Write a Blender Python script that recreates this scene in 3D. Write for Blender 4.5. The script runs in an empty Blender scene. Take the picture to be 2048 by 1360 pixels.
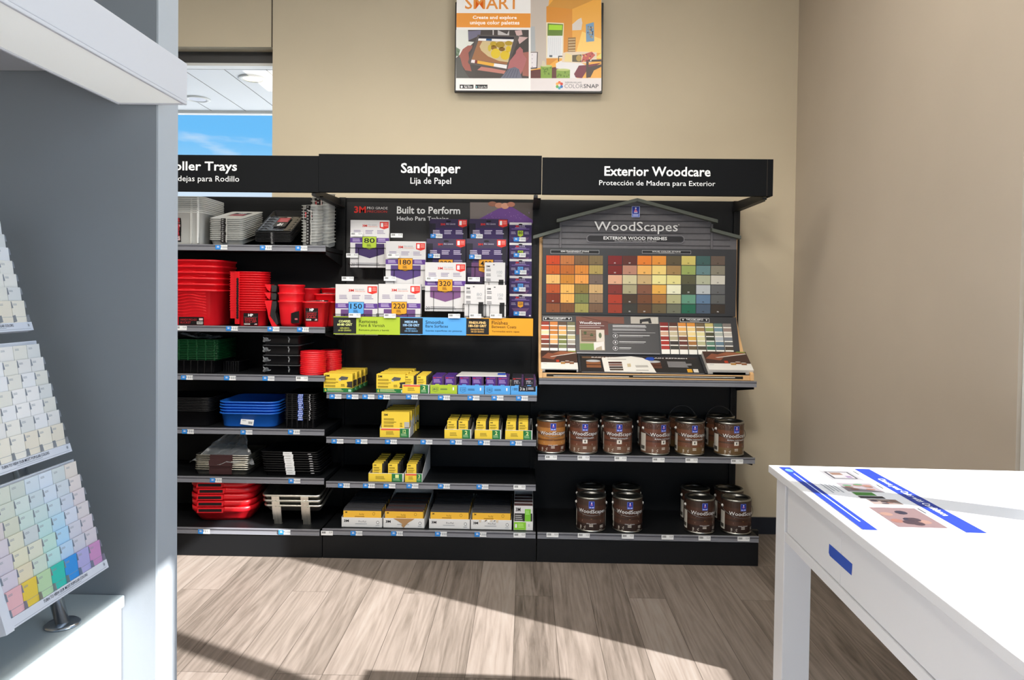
import bpy, math, random
from mathutils import Vector, Matrix
random.seed(7)
SC = bpy.context.scene
COL = SC.collection

# ---------------------------------------------------------------- camera
CAM = Vector((1.1301, -3.9656, 1.4887))
YAW, PITCH, ROLL, FPX, SHY = .0191, -.0206, .0119, 1430.0, -60.15   # focal length in pixels of the 2048x1360 frame
def _axes():
    cy, sy = math.cos(YAW), math.sin(YAW)
    F = Vector((-sy, cy, 0)); r = Vector((cy, sy, 0)); u = Vector((0, 0, 1))
    cp, sp = math.cos(PITCH), math.sin(PITCH)
    f2 = F*cp + u*sp; u2 = u*cp - F*sp
    cr, sr = math.cos(ROLL), math.sin(ROLL)
    return r*cr + u2*sr, u2*cr - r*sr, f2
AR, AU, AF = _axes()
cd = bpy.data.cameras.new('camera'); cam = bpy.data.objects.new('camera', cd); COL.objects.link(cam)
cd.sensor_width = 36.0; cd.lens = FPX/2048*36.0; cd.shift_y = SHY/2048; cd.clip_start = .02
cam.matrix_world = Matrix(((AR.x, AU.x, -AF.x, CAM.x), (AR.y, AU.y, -AF.y, CAM.y), (AR.z, AU.z, -AF.z, CAM.z), (0, 0, 0, 1)))
SC.camera = cam
def _ray(px, py): return AF*FPX + AR*(px-1024) - AU*(py-680-SHY)
def atY(px, py, y):            # the place in the room seen at a pixel of the photograph, at depth y
    d = _ray(px, py); return CAM + d*((y-CAM.y)/d.y)
def atX(px, py, x):
    d = _ray(px, py); return CAM + d*((x-CAM.x)/d.x)
def atZ(px, py, z):
    d = _ray(px, py); return CAM + d*((z-CAM.z)/d.z)

# ---------------------------------------------------------------- exposure, sky, sun, lamps
vs = SC.view_settings
vs.view_transform = 'Standard'; vs.look = 'None'; vs.gamma = 1.0; vs.exposure = 0.0; vs.use_curve_mapping = False
SC.cycles.use_denoising = True
SC.cycles.max_bounces = 10; SC.cycles.diffuse_bounces = 5; SC.cycles.glossy_bounces = 4
SC.cycles.transmission_bounces = 8; SC.cycles.transparent_max_bounces = 24
SC.cycles.sample_clamp_indirect = 6.0
SC.cycles.caustics_reflective = False; SC.cycles.caustics_refractive = False

w = bpy.data.worlds.new('sky'); SC.world = w; w.use_nodes = True
nt = w.node_tree; nt.nodes.clear()
def N(t, **k):
    n = nt.nodes.new(t)
    for a, b in k.items(): setattr(n, a, b)
    return n
tc = N('ShaderNodeTexCoord'); sx = N('ShaderNodeSeparateXYZ'); nt.links.new(tc.outputs['Generated'], sx.inputs[0])
rp = N('ShaderNodeValToRGB'); e = rp.color_ramp.elements
e[0].position = 0.0; e[0].color = (.42, .43, .43, 1); e[1].position = 1.0; e[1].color = (.09, .32, .78, 1)
for p, c in ((.497, (.46, .46, .46, 1)), (.503, (.50, .74, .98, 1)), (.562, (.70, .85, 1.0, 1)), (.582, (.28, .64, 1.0, 1)), (.60, (.155, .55, 1.0, 1)), (.72, (.12, .45, .95, 1))):
    k = e.new(p); k.color = c
mr = N('ShaderNodeMapRange'); mr.inputs[1].default_value = -1; mr.inputs[2].default_value = 1
nt.links.new(sx.outputs[2], mr.inputs[0]); nt.links.new(mr.outputs[0], rp.inputs[0])
mp = N('ShaderNodeMapping'); mp.inputs['Scale'].default_value = (2.2, 2.2, 9.0); mp.inputs['Rotation'].default_value = (0, .22, 0)
nz = N('ShaderNodeTexNoise'); nz.inputs['Scale'].default_value = 2.4; nz.inputs['Detail'].default_value = 5
nt.links.new(tc.outputs['Generated'], mp.inputs[0]); nt.links.new(mp.outputs[0], nz.inputs['Vector'])
cr = N('ShaderNodeValToRGB'); cr.color_ramp.elements[0].position = .56; cr.color_ramp.elements[1].position = .74
nt.links.new(nz.outputs[0], cr.inputs[0])
cmx = N('ShaderNodeMath', operation='MULTIPLY'); cmx.use_clamp = True
up = N('ShaderNodeMapRange'); up.inputs[1].default_value = 0; up.inputs[2].default_value = .03
nt.links.new(sx.outputs[2], up.inputs[0]); nt.links.new(up.outputs[0], cmx.inputs[0]); nt.links.new(cr.outputs[0], cmx.inputs[1])
mx = N('ShaderNodeMix', data_type='RGBA'); nt.links.new(cmx.outputs[0], mx.inputs[0]); nt.links.new(rp.outputs[0], mx.inputs[6]); mx.inputs[7].default_value = (.95, .97, 1, 1)
bg = N('ShaderNodeBackground'); bg.inputs[1].default_value = 1.0
wo = N('ShaderNodeOutputWorld'); nt.links.new(mx.outputs[2], bg.inputs[0]); nt.links.new(bg.outputs[0], wo.inputs[0])

SUN_DIR = Vector((-1, .516, -.75)).normalized()
sl = bpy.data.lights.new('sun', 'SUN'); sl.energy = 17; sl.angle = math.radians(.6); sl.color = (1, .985, .96)
so = bpy.data.objects.new('sun', sl); COL.objects.link(so); so.rotation_euler = SUN_DIR.to_track_quat('-Z', 'Y').to_euler(); so.location = (6, -5, 6)

def area(name, loc, direction, sx_, sy_, energy, color=(1, 1, 1), portal=False):
    l = bpy.data.lights.new(name, 'AREA'); l.shape = 'RECTANGLE'; l.size = sx_; l.size_y = sy_; l.energy = energy; l.color = color
    if portal: l.cycles.is_portal = True
    o = bpy.data.objects.new(name, l); COL.objects.link(o); o.location = loc
    o.rotation_euler = Vector(direction).to_track_quat('-Z', 'Y').to_euler(); return o
# daylight through the shop front in the right wall (sky and bright pavement outside)
area('daylight_shopfront', (5.5, -4.9, 1.25), (-1, 0, 0), 2.7, 10.0, 330, (.80, .90, 1.0))
# ceiling troffers
for i, (lx, ly) in enumerate(((-1.3, -1.5), (.2, -1.5), (1.7, -1.5))):
    area('troffer_lamp', (lx, ly, 3.58), (0, 0, -1), .55, 1.15, 23, (1, .93, .82))

# unseen fill spots, added to brighten the shelves
for lx in (-.6, .5, 1.55):
    l = bpy.data.lights.new('shelf_fill_spot', 'SPOT'); l.energy = 103; l.spot_size = math.radians(82); l.spot_blend = 1.0; l.shadow_soft_size = .18; l.color = (1, .94, .85)
    o = bpy.data.objects.new('shelf_fill_spot', l); COL.objects.link(o); o.location = (lx, -2.35, 2.8); o.rotation_euler = Vector((0, 2.55, -1.65)).to_track_quat('-Z', 'Y').to_euler()

# ---------------------------------------------------------------- materials
def lin(c):
    if isinstance(c, str): c = tuple(int(c[i:i+2], 16) for i in (0, 2, 4))
    return tuple(((v/255)/12.92 if v/255 <= .04045 else ((v/255+.055)/1.055)**2.4) for v in c) + (1,)
MATS = {}
def pm(name, c, rough=.5, metal=0., spec=.5, trans=0., alpha=1., emit=0., coat=0., var=0., vscale=30., bump=0., bscale=200.):
    if name in MATS: return MATS[name]
    m = bpy.data.materials.new(name); m.use_nodes = True; t = m.node_tree; b = t.nodes['Principled BSDF']
    col = lin(c)
    b.inputs['Base Color'].default_value = col; b.inputs['Roughness'].default_value = rough; b.inputs['Metallic'].default_value = metal
    b.inputs['Specular IOR Level'].default_value = spec; b.inputs['Transmission Weight'].default_value = trans; b.inputs['Alpha'].default_value = alpha
    b.inputs['Coat Weight'].default_value = coat
    if emit: b.inputs['Emission Color'].default_value = col; b.inputs['Emission Strength'].default_value = emit
    if var or bump:
        tcn = t.nodes.new('ShaderNodeTexCoord'); nn = t.nodes.new('ShaderNodeTexNoise'); nn.inputs['Scale'].default_value = vscale; nn.inputs['Detail'].default_value = 4
        t.links.new(tcn.outputs['Object'], nn.inputs['Vector'])
    if var:
        r = t.nodes.new('ShaderNodeValToRGB'); r.color_ramp.elements[0].position = .3; r.color_ramp.elements[1].position = .7
        r.color_ramp.elements[0].color = tuple(v*(1-var) for v in col[:3]) + (1,); r.color_ramp.elements[1].color = tuple(min(1, v*(1+var)) for v in col[:3]) + (1,)
        t.links.new(nn.outputs[0], r.inputs[0]); t.links.new(r.outputs[0], b.inputs['Base Color'])
    if bump:
        n2 = t.nodes.new('ShaderNodeTexNoise'); n2.inputs['Scale'].default_value = bscale; n2.inputs['Detail'].default_value = 3
        t.links.new(tcn.outputs['Object'], n2.inputs['Vector'])
        bp = t.nodes.new('ShaderNodeBump'); bp.inputs['Strength'].default_value = bump; bp.inputs['Distance'].default_value = .002
        t.links.new(n2.outputs[0], bp.inputs['Height']); t.links.new(bp.outputs[0], b.inputs['Normal'])
    MATS[name] = m; return m
def flat(c, rough=.55, spec=.3):           # printed ink of one colour
    key = 'ink_' + (c if isinstance(c, str) else '%02x%02x%02x' % tuple(c))
    return pm(key, c, rough, spec=spec)

# ---------------------------------------------------------------- mesh builder
FRONT = Matrix(((1, 0, 0, 0), (0, 0, -1, 0), (0, 1, 0, 0), (0, 0, 0, 1)))     # x right, y up, z towards the room (-Y)
_txt = {}
def textgeo(s, bold):
    k = (s, bold)
    if k not in _txt:
        cu = bpy.data.curves.new('t', 'FONT'); cu.body = s; cu.size = 1; cu.resolution_u = 2; cu.offset = bold
        o = bpy.data.objects.new('t', cu); me = bpy.data.meshes.new_from_object(o)
        v = [tuple(p.co) for p in me.vertices]; f = [tuple(p.vertices) for p in me.polygons]
        bpy.data.objects.remove(o); bpy.data.curves.remove(cu); bpy.data.meshes.remove(me)
        xs = [p[0] for p in v] or [0]; ys = [p[1] for p in v] or [0]
        _txt[k] = (v, f, min(xs), max(xs), min(ys), max(ys))
    return _txt[k]
ROOT = {}
class MB:
    def __init__(s, M=None): s.v = []; s.f = []; s.m = []; s.sm = []; s.mats = []; s.M = M or Matrix()
    def mi(s, m):
        if m not in s.mats: s.mats.append(m)
        return s.mats.index(m)
    def add(s, vs_, fs, m, smooth=False, M=None):
        T = s.M if M is None else s.M @ M
        b = len(s.v); i = s.mi(m)
        s.v += [tuple(T @ Vector(p)) for p in vs_]
        for f in fs: s.f.append(tuple(b+k for k in f)); s.m.append(i); s.sm.append(smooth)
        return s
    def box(s, x0, x1, y0, y1, z0, z1, m, M=None):
        return s.add([(x0, y0, z0), (x1, y0, z0), (x1, y1, z0), (x0, y1, z0), (x0, y0, z1), (x1, y0, z1), (x1, y1, z1), (x0, y1, z1)],
                     [(3, 2, 1, 0), (4, 5, 6, 7), (0, 1, 5, 4), (1, 2, 6, 5), (2, 3, 7, 6), (3, 0, 4, 7)], m, False, M)
    def prism(s, pts, a, b, m, axis='z', M=None):         # extruded outline; axis = extrusion axis
        def P(p, k): return {'z': (p[0], p[1], k), 'x': (k, p[0], p[1]), 'y': (p[0], k, p[1])}[axis]
        n = len(pts); vs_ = [P(p, a) for p in pts] + [P(p, b) for p in pts]
        fs = [tuple(range(n))[::-1], tuple(range(n, 2*n))] + [(i, (i+1) % n, n+(i+1) % n, n+i) for i in range(n)]
        return s.add(vs_, fs, m, False, M)
    def loft(s, rings, m, cap0=True, cap1=True, smooth=True, M=None):
        n = len(rings[0]); vs_ = [p for r in rings for p in r]; fs = []
        for k in range(len(rings)-1):
            for i in range(n): j = (i+1) % n; fs.append((k*n+i, k*n+j, (k+1)*n+j, (k+1)*n+i))
        if cap0: fs.append(tuple(range(n))[::-1])
        if cap1: fs.append(tuple(range((len(rings)-1)*n, len(rings)*n)))
        return s.add(vs_, fs, m, smooth, M)
    def lathe(s, prof, m, n=36, M=None, smooth=True):
        return s.loft([[(r*math.cos(2*math.pi*i/n), r*math.sin(2*math.pi*i/n), z) for i in range(n)] for r, z in prof], m, prof[0][0] > 1e-5, prof[-1][0] > 1e-5, smooth, M)
    def tube(s, path, r, m, n=8, closed=False, M=None):
        P = [Vector(p) for p in path]; L = len(P); rings = []
        for i, p in enumerate(P):
            a = P[(i-1) % L] if closed or i else P[0]; b = P[(i+1) % L] if closed or i < L-1 else P[-1]
            t = (b-a).normalized(); q = Vector((0, 0, 1)) if abs(t.z) < .9 else Vector((1, 0, 0))
            u = t.cross(q).normalized(); v = t.cross(u)
            rr_ = r[i] if isinstance(r, (list, tuple)) else r
            rings.append([p + (u*math.cos(2*math.pi*k/n) + v*math.sin(2*math.pi*k/n))*rr_ for k in range(n)])
        if closed: rings.append(rings[0])
        return s.loft(rings, m, not closed, not closed, True, M)
    # flat artwork in the local x,y plane, lifted a hair in z
    def rect(s, x0, y0, x1, y1, m, z=.0004): return s.add([(x0, y0, z), (x1, y0, z), (x1, y1, z), (x0, y1, z)], [(0, 1, 2, 3)], m)
    def poly(s, pts, m, z=.0004): return s.add([(p[0], p[1], z) for p in pts], [tuple(range(len(pts)))], m)
    def disc(s, cx, cy, rx, ry, m, z=.0004, n=20): return s.poly([(cx+rx*math.cos(2*math.pi*i/n), cy+ry*math.sin(2*math.pi*i/n)) for i in range(n)], m, z)
    def text(s, t, x0, y0, x1, y1, m, z=.0008, bold=0., keep=False):   # lettering fitted to a rectangle
        v, f, a, b, c, d = textgeo(t, bold)
        kx = (x1-x0)/max(b-a, 1e-6); ky = (y1-y0)/max(d-c, 1e-6)
        if keep: kx = ky = min(kx, ky)
        ox = (x0+x1)/2-(a+b)/2*kx; oy = (y0+y1)/2-(c+d)/2*ky
        return s.add([(p[0]*kx+ox, p[1]*ky+oy, z) for p in v], f, m)
    def lines(s, x0, y0, x1, y1, n, m, z=.0006, fill=.45, rag=.25, seed=0):   # illegible small print
        R = random.Random(seed); h = (y1-y0)/n
        for k in range(n):
            e_ = x1-(x1-x0)*rag*R.random()
            s.rect(x0, y1-(k+fill)*h-h*.1, e_, y1-k*h-h*.1, m, z)
        return s
    def build(s, name, parent=None, bev=0., seg=2, label=None, root=None):
        me = bpy.data.meshes.new(name)
        off = Vector((0, 0, 0))
        q = parent
        while q is not None and q.parent is not None: q = q.parent
        if q is not None and q.name in ROOT: off = ROOT[q.name]
        if root is not None: off = Vector(root)
        me.from_pydata([tuple(Vector(p)-off) for p in s.v], [], s.f)
        for m in s.mats: me.materials.append(m)
        for p, i, g in zip(me.polygons, s.m, s.sm): p.material_index = i; p.use_smooth = g
        me.update()
        o = bpy.data.objects.new(name, me); COL.objects.link(o)
        if parent is not None: o.parent = parent
        if root is not None and parent is None: o.location = off
        if bev:
            md = o.modifiers.new('bevel', 'BEVEL'); md.width = bev; md.segments = seg; md.limit_method = 'ANGLE'; md.angle_limit = .7; md.harden_normals = False
        if label: o['label'] = label
        return o
def tag(o, label, cat, group=None, kind=None):
    o['label'] = label; o['category'] = cat
    if group: o['group'] = group
    if kind: o['kind'] = kind
    return o
def thing(name, label, cat, loc=(0, 0, 0), group=None, world=False):   # world: the parts are given in room coordinates
    o = bpy.data.objects.new(name, None); COL.objects.link(o); o.empty_display_size = .05; o.location = loc
    tag(o, label, cat, group)
    if world: ROOT[o.name] = Vector(loc)
    return o
def struct(o): o['kind'] = 'structure'; return o
KIDS = {}
def dup(root, loc=None, label=None, group=None, rot=None):
    r = root.copy(); COL.objects.link(r)
    if loc is not None: r.location = loc
    if rot is not None: r.rotation_euler = rot
    if label: r['label'] = label
    if group: r['group'] = group
    kids = KIDS.get(root.name)
    if kids is None:
        kids = KIDS[root.name] = [(c, list(c.children)) for c in root.children]
    for ch, gs in kids:
        c = ch.copy(); COL.objects.link(c); c.parent = r
        for g in gs:
            d = g.copy(); COL.objects.link(d); d.parent = c
    return r
ORD = ['first', 'second', 'third', 'fourth', 'fifth', 'sixth', 'seventh', 'eighth', 'ninth', 'tenth', 'eleventh', 'twelfth', 'thirteenth', 'fourteenth', 'fifteenth', 'sixteenth', 'seventeenth', 'eighteenth']
def rank(i, n, lo='topmost', hi='lowest', frm='from the top'):
    return lo if i == 0 else hi if i == n-1 else ORD[i] + ' ' + frm
def rr(w_, d_, r, z, n=5, cx=0, cy=0):       # rounded rectangle ring
    r = min(r, w_/2-1e-4, d_/2-1e-4); out = []
    for qx, qy, a0 in ((1, 1, 0), (-1, 1, 90), (-1, -1, 180), (1, -1, 270)):
        for k in range(n+1):
            a = math.radians(a0 + 90*k/n)
            out.append((cx + qx*(w_/2-r) + r*math.cos(a), cy + qy*(d_/2-r) + r*math.sin(a), z))
    return out
# ---------------------------------------------------------------- the room
def floor_mat():
    m = bpy.data.materials.new('oak_plank_floor'); m.use_nodes = True; t = m.node_tree; b = t.nodes['Principled BSDF']; L = t.links.new
    def n(ty, **k):
        q = t.nodes.new(ty)
        for a, v in k.items(): setattr(q, a, v)
        return q
    g = n('ShaderNodeNewGeometry'); s = n('ShaderNodeSeparateXYZ'); L(g.outputs['Position'], s.inputs[0])
    cx = n('ShaderNodeMath', operation='SUBTRACT'); cx.inputs[1].default_value = .169-10*.1855; L(s.outputs[0], cx.inputs[0])
    cv = n('ShaderNodeCombineXYZ'); L(s.outputs[1], cv.inputs[0]); L(cx.outputs[0], cv.inputs[1])
    br = n('ShaderNodeTexBrick'); br.offset = .37; br.offset_frequency = 3; br.squash = 1
    br.inputs['Color1'].default_value = (0, 0, 0, 1); br.inputs['Color2'].default_value = (1, 1, 1, 1); br.inputs['Mortar'].default_value = (.5, .5, .5, 1)
    br.inputs['Scale'].default_value = 1; br.inputs['Mortar Size'].default_value = .0011; br.inputs['Brick Width'].default_value = 1.22; br.inputs['Row Height'].default_value = .1855
    L(cv.outputs[0], br.inputs['Vector'])
    mu = n('ShaderNodeMath', operation='MULTIPLY'); mu.inputs[1].default_value = 23.0; L(br.outputs['Color'], mu.inputs[0])
    # grain coordinates, shifted plank by plank
    gx = n('ShaderNodeMath', operation='MULTIPLY_ADD'); gx.inputs[1].default_value = 22.0; L(s.outputs[0], gx.inputs[0]); L(mu.outputs[0], gx.inputs[2])
    gy = n('ShaderNodeMath', operation='MULTIPLY_ADD'); gy.inputs[1].default_value = 1.25; L(s.outputs[1], gy.inputs[0]); L(mu.outputs[0], gy.inputs[2])
    gv = n('ShaderNodeCombineXYZ'); L(gx.outputs[0], gv.inputs[0]); L(gy.outputs[0], gv.inputs[1])
    n1 = n('ShaderNodeTexNoise'); n1.inputs['Scale'].default_value = 1.0; n1.inputs['Detail'].default_value = 9; n1.inputs['Roughness'].default_value = .62; n1.inputs['Distortion'].default_value = .8
    L(gv.outputs[0], n1.inputs['Vector'])
    n2 = n('ShaderNodeTexNoise'); n2.inputs['Scale'].default_value = .33; n2.inputs['Detail'].default_value = 2; L(gv.outputs[0], n2.inputs['Vector'])
    ri = n('ShaderNodeMath', operation='MULTIPLY'); ri.inputs[1].default_value = 15.0; L(n2.outputs[0], ri.inputs[0])
    rs = n('ShaderNodeMath', operation='SINE'); r2 = n('ShaderNodeMath', operation='MULTIPLY'); r2.inputs[1].default_value = 6.283; L(ri.outputs[0], r2.inputs[0]); L(r2.outputs[0], rs.inputs[0])
    fine = n('ShaderNodeTexNoise'); fine.inputs['Scale'].default_value = 9; fine.inputs['Detail'].default_value = 6; L(gv.outputs[0], fine.inputs['Vector'])
    n1m = n('ShaderNodeMath', operation='MULTIPLY'); n1m.inputs[1].default_value = .62; L(n1.outputs[0], n1m.inputs[0])
    a1 = n('ShaderNodeMath', operation='MULTIPLY_ADD'); a1.inputs[1].default_value = .045; L(rs.outputs[0], a1.inputs[0]); L(n1m.outputs[0], a1.inputs[2])
    a2 = n('ShaderNodeMath', operation='MULTIPLY_ADD'); a2.inputs[1].default_value = .21; L(br.outputs['Color'], a2.inputs[0]); L(a1.outputs[0], a2.inputs[2])
    a3 = n('ShaderNodeMath', operation='MULTIPLY_ADD'); a3.inputs[1].default_value = .17; L(fine.outputs[0], a3.inputs[0]); L(a2.outputs[0], a3.inputs[2])
    cr_ = n('ShaderNodeValToRGB'); el = cr_.color_ramp.elements
    el[0].position = .24; el[0].color = lin((78, 70, 63)); el[1].position = .82; el[1].color = lin((150, 143, 136))
    k = el.new(.42); k.color = lin((115, 105, 97)); k = el.new(.60); k.color = lin((137, 126, 118))
    L(a3.outputs[0], cr_.inputs[0])
    mm = n('ShaderNodeMix', data_type='RGBA'); L(br.outputs['Fac'], mm.inputs[0]); L(cr_.outputs[0], mm.inputs[6]); mm.inputs[7].default_value = lin((66, 58, 52))
    L(mm.outputs[2], b.inputs['Base Color']); b.inputs['Roughness'].default_value = .47; b.inputs['Specular IOR Level'].default_value = .35
    bp = n('ShaderNodeBump'); bp.inputs['Strength'].default_value = .12; bp.inputs['Distance'].default_value = .002; L(a3.outputs[0], bp.inputs['Height']); L(bp.outputs[0], b.inputs['Normal'])
    return m
def glass_mat():
    m = bpy.data.materials.new('window_glass'); m.use_nodes = True; t = m.node_tree; t.nodes.clear()
    o = t.nodes.new('ShaderNodeOutputMaterial'); a = t.nodes.new('ShaderNodeBsdfTransparent'); g = t.nodes.new('ShaderNodeBsdfGlossy'); g.inputs['Roughness'].default_value = 0
    x = t.nodes.new('ShaderNodeMixShader'); x.inputs[0].default_value = .025; t.links.new(a.outputs[0], x.inputs[1]); t.links.new(g.outputs[0], x.inputs[2]); t.links.new(x.outputs[0], o.inputs[0])
    return m
M_floor = floor_mat(); M_glass = glass_mat()
M_wall = pm('beige_wall_paint', (209, 197, 173), .75, spec=.2, bump=.06, bscale=260, var=.02, vscale=3)
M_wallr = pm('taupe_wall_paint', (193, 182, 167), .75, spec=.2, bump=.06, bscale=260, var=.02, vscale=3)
M_part = pm('grey_partition_laminate', (133, 139, 145), .5, spec=.35, bump=.05, bscale=500)
M_ceil = pm('white_ceiling', (226, 224, 218), .8, bump=.1, bscale=120)
M_base = pm('navy_baseboard', (28, 33, 44), .5, var=.05)
M_alum = pm('white_window_frame', (225, 226, 224), .4, spec=.4)
M_dark = pm('dark_grey_metal', (58, 58, 60), .5)
M_black = pm('black_shelf_paint', (15, 17, 20), .5, spec=.3, bump=.03, bscale=700)
M_seam = pm('joint_shadow_gap', (70, 62, 54), .8)

struct(MB().box(-5.2, 2.95, -9.2, .72, -.1, 0, M_floor).build('floor'))
b = MB(); b.box(-.49, 2.95, .56, .72, 0, 3.7, M_wall); b.box(-2.6, -.49, .56, .72, 3.04, 3.7, M_wall); b.box(-2.6, -.49, .56, .72, 0, .9, M_wall); b.box(-5.2, -2.6, .56, .72, 0, 3.7, M_wall)
struct(b.build('wall_back'))
struct(MB().box(-.497, -.491, .557, .562, 3.04, 3.6, M_seam).build('trim_1'))
b = MB(); b.box(2.81, 2.93, -1.50, .56, 0, 3.7, M_wallr); b.box(2.81, 2.93, -9.2, -1.50, 2.867, 3.7, M_wallr); b.box(2.81, 2.93, -9.2, -1.50, 0, .62, M_wallr); b.box(2.81, 2.93, -9.2, -7.7, .62, 2.867, M_wallr)
struct(b.build('wall_right'))
struct(MB().box(-5.2, -5.05, -9.2, .72, 0, 3.7, M_wall).build('wall_left'))
b = MB(); b.box(-5.2, -2.2, -9.2, -9.05, 0, 3.7, M_wall); b.box(-2.2, 2.95, -9.2, -9.05, 2.9, 3.7, M_wall); b.box(-2.2, 2.95, -9.2, -9.05, 0, .2, M_wall)
struct(b.build('wall_front'))
struct(MB().box(-5.2, 2.95, -9.2, .72, 3.6, 3.72, M_ceil).build('ceiling'))
struct(MB().box(2.46, 2.81, .545, .56, 0, .105, M_base).build('baseboard_back'))
struct(MB().box(2.797, 2.81, -7.7, .545, 0, .105, M_base).build('baseboard_right'))
# window beside the shelving: dark shade box, white frame, pane, and the porch soffit outside
b = MB(); zd = atY(450, 125, .64).z; zf = atY(450, 132.5, .66).z
b.box(-2.6, -.49, .65, .72, zf, zd, M_alum); b.box(-2.6, -.49, .66, .72, .9, .95, M_alum); b.box(-2.6, -2.55, .66, .72, .95, zf, M_alum)
wn = struct(b.build('window_1'))
MB().box(-2.595, -.492, .652, .692, zd+.001, 3.039, M_dark).build('shade_box', wn)
MB().box(-2.58, -.492, .695, .701, .95, zf, M_glass).build('pane', wn)
M_soff = pm('white_porch_soffit', (236, 238, 240), .6)
b = MB(); b.box(-5, 1.5, .74, 1.8, 2.952, 3.02, M_soff)
for k in range(-6, 4): b.box(-1.151+.278*k-.002, -1.151+.278*k+.002, .74, 1.8, 2.951, 2.953, M_seam)
b.box(-5, 1.5, 1.8, 1.86, 2.93, 3.15, M_alum)
struct(b.build('ceiling_porch'))
def downlight(x, y, z, lit, label):
    t = thing('recessed_downlight', label, 'downlight', (x, y, z))
    MB().lathe([(.062, 0), (.062, -.006), (.078, -.010), (.092, -.006), (.092, 0)], M_alum).build('trim_ring', t)
    MB().disc(0, 0, .061, .061, pm('lit_lamp_lens', (255, 243, 196), .4, emit=1.6) if lit else pm('grey_reflector', (205, 208, 220), .4), -.005, 28).build('lens', t)
downlight(-1.38, 1.449, 2.951, False, 'unlit round downlight in the white porch soffit outside the window')
downlight(-.758, .923, 2.951, True, 'lit yellowish round downlight in the porch soffit, near the window head')
# pavement outside
M_pave = pm('pale_concrete_pavement', (214, 212, 206), .85, var=.08, vscale=2)
struct(MB().box(2.95, 30, -30, 30, -.2, -.1, M_pave).build('ground_side')); struct(MB().box(-30, 2.94, .73, 30, -.2, -.1, M_pave).build('ground_back'))
struct(MB().box(-30, 2.94, -30, -9.21, -.2, -.1, M_pave).build('ground_front'))
# shop front in the right wall
b = MB(); b.box(2.825, 2.935, -1.565, -1.501, .62, 2.867, M_alum)
for yc in (-2.63, -3.70, -4.77, -5.84, -6.91): b.box(2.83, 2.93, yc-.032, yc+.032, .62, 2.867, M_alum)
b.box(2.83, 2.93, -7.7, -1.565, .621, .66, M_alum); b.box(2.83, 2.93, -7.7, -1.565, 2.82, 2.866, M_alum)
wn = struct(b.build('window_2')); MB().box(2.875, 2.881, -7.68, -1.566, .66, 2.82, M_glass).build('pane', wn)
# grey partition on the left
struct(MB().box(-1.6, .3798, -2.529, -2.447, 0, 3.6, M_part).build('wall_partition'))
struct(MB().box(.380, .384, -2.529, -2.447, 0, 3.6, pm('lit_end_laminate', (176, 183, 190), .45, spec=.35)).build('partition_lit_end'))  # thin panel on the partition's end, window light painted in as a paler grey
# ---------------------------------------------------------------- shelving units
U2, U3, UE = 0.004, 1.207, 2.44
M_rail = pm('grey_plastic_price_rail', (128, 130, 138), .28, spec=.6)
M_raild = pm('rail_groove', (70, 70, 78), .35)
M_white = flat('eceef0'); M_blue = flat('2f86d8'); M_blued = flat('1a5fb4'); M_ink = flat('1c1c20'); M_pgrey = flat('9aa0a8')
M_slot = pm('slot_hole', (8, 8, 10), .8)
M_sign = pm('black_sign_panel', (17, 19, 22), .75, spec=.12)
M_letter = pm('white_letter', (238, 240, 242), .5)
def price_tag(parent, px, py, y, kind='b', wpx=24, name='price_tag'):
    c = atY(px, py, y); M = Matrix.Translation((c.x, y, c.z)) @ FRONT; b = MB(M); w_ = wpx*(y-CAM.y)/FPX/2; h = .0125
    b.box(-w_, w_, -h, h, 0, .0015, M_white)
    if kind == 'b':
        b.rect(-w_, -h, -.004, h, M_blue, .0019); b.text('AA', -w_+.008, -.003, -w_+.022, .009, M_white, .0022, .02)
        b.rect(-.003, -.002, .0, .008, M_ink, .0019)
        for k in range(7): b.rect(.006+k*.004, -.006, .006+k*.004+(.002 if k % 3 else .003), .008, M_pgrey, .0019)
    else:
        for k in range(6): b.rect(-w_+.006+k*.0035, -.002, -w_+.008+k*.0035, .009, M_ink, .0019)
        b.text('12.0', .012, 0, w_-.004, .009, M_ink, .0019)
    return b.build(name, parent)
def shelf(unit, x0, x1, zt_, yf, yb, tags, base=False, zc=None):
    """one shelf: black deck and lip > price rail, price tags, end brackets"""
    b = MB(); b.box(x0, x1, yf+.012, yb, zt_-.028, zt_-.004, M_black); b.box(x0, x1, yf+.008, yf+.016, zt_-.034, zt_-.002, M_black)
    sh = b.build('shelf', unit, .0015)
    r = MB(); r.box(x0, x1, yf, yf+.007, zt_-.034, zt_, M_rail); r.box(x0, x1, yf-.003, yf, zt_-.006, zt_, M_rail); r.box(x0, x1, yf-.003, yf, zt_-.034, zt_-.030, M_rail); r.box(x0, x1, yf-.0015, yf, zt_-.012, zt_-.0095, M_raild)
    r.build('price_rail', sh)
    for px, py, k in tags: price_tag(sh, px, py, yf-.004, k)
    if not base:
        for x in (x0+.004, x1-.0075):
            MB().prism([(yf+.03, zt_-.032), (yf+.03, zt_-.05), (yb, zt_-.105), (yb, zt_-.032)], x, x+.0035, M_black, 'x').build('bracket', sh)
    return sh
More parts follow.
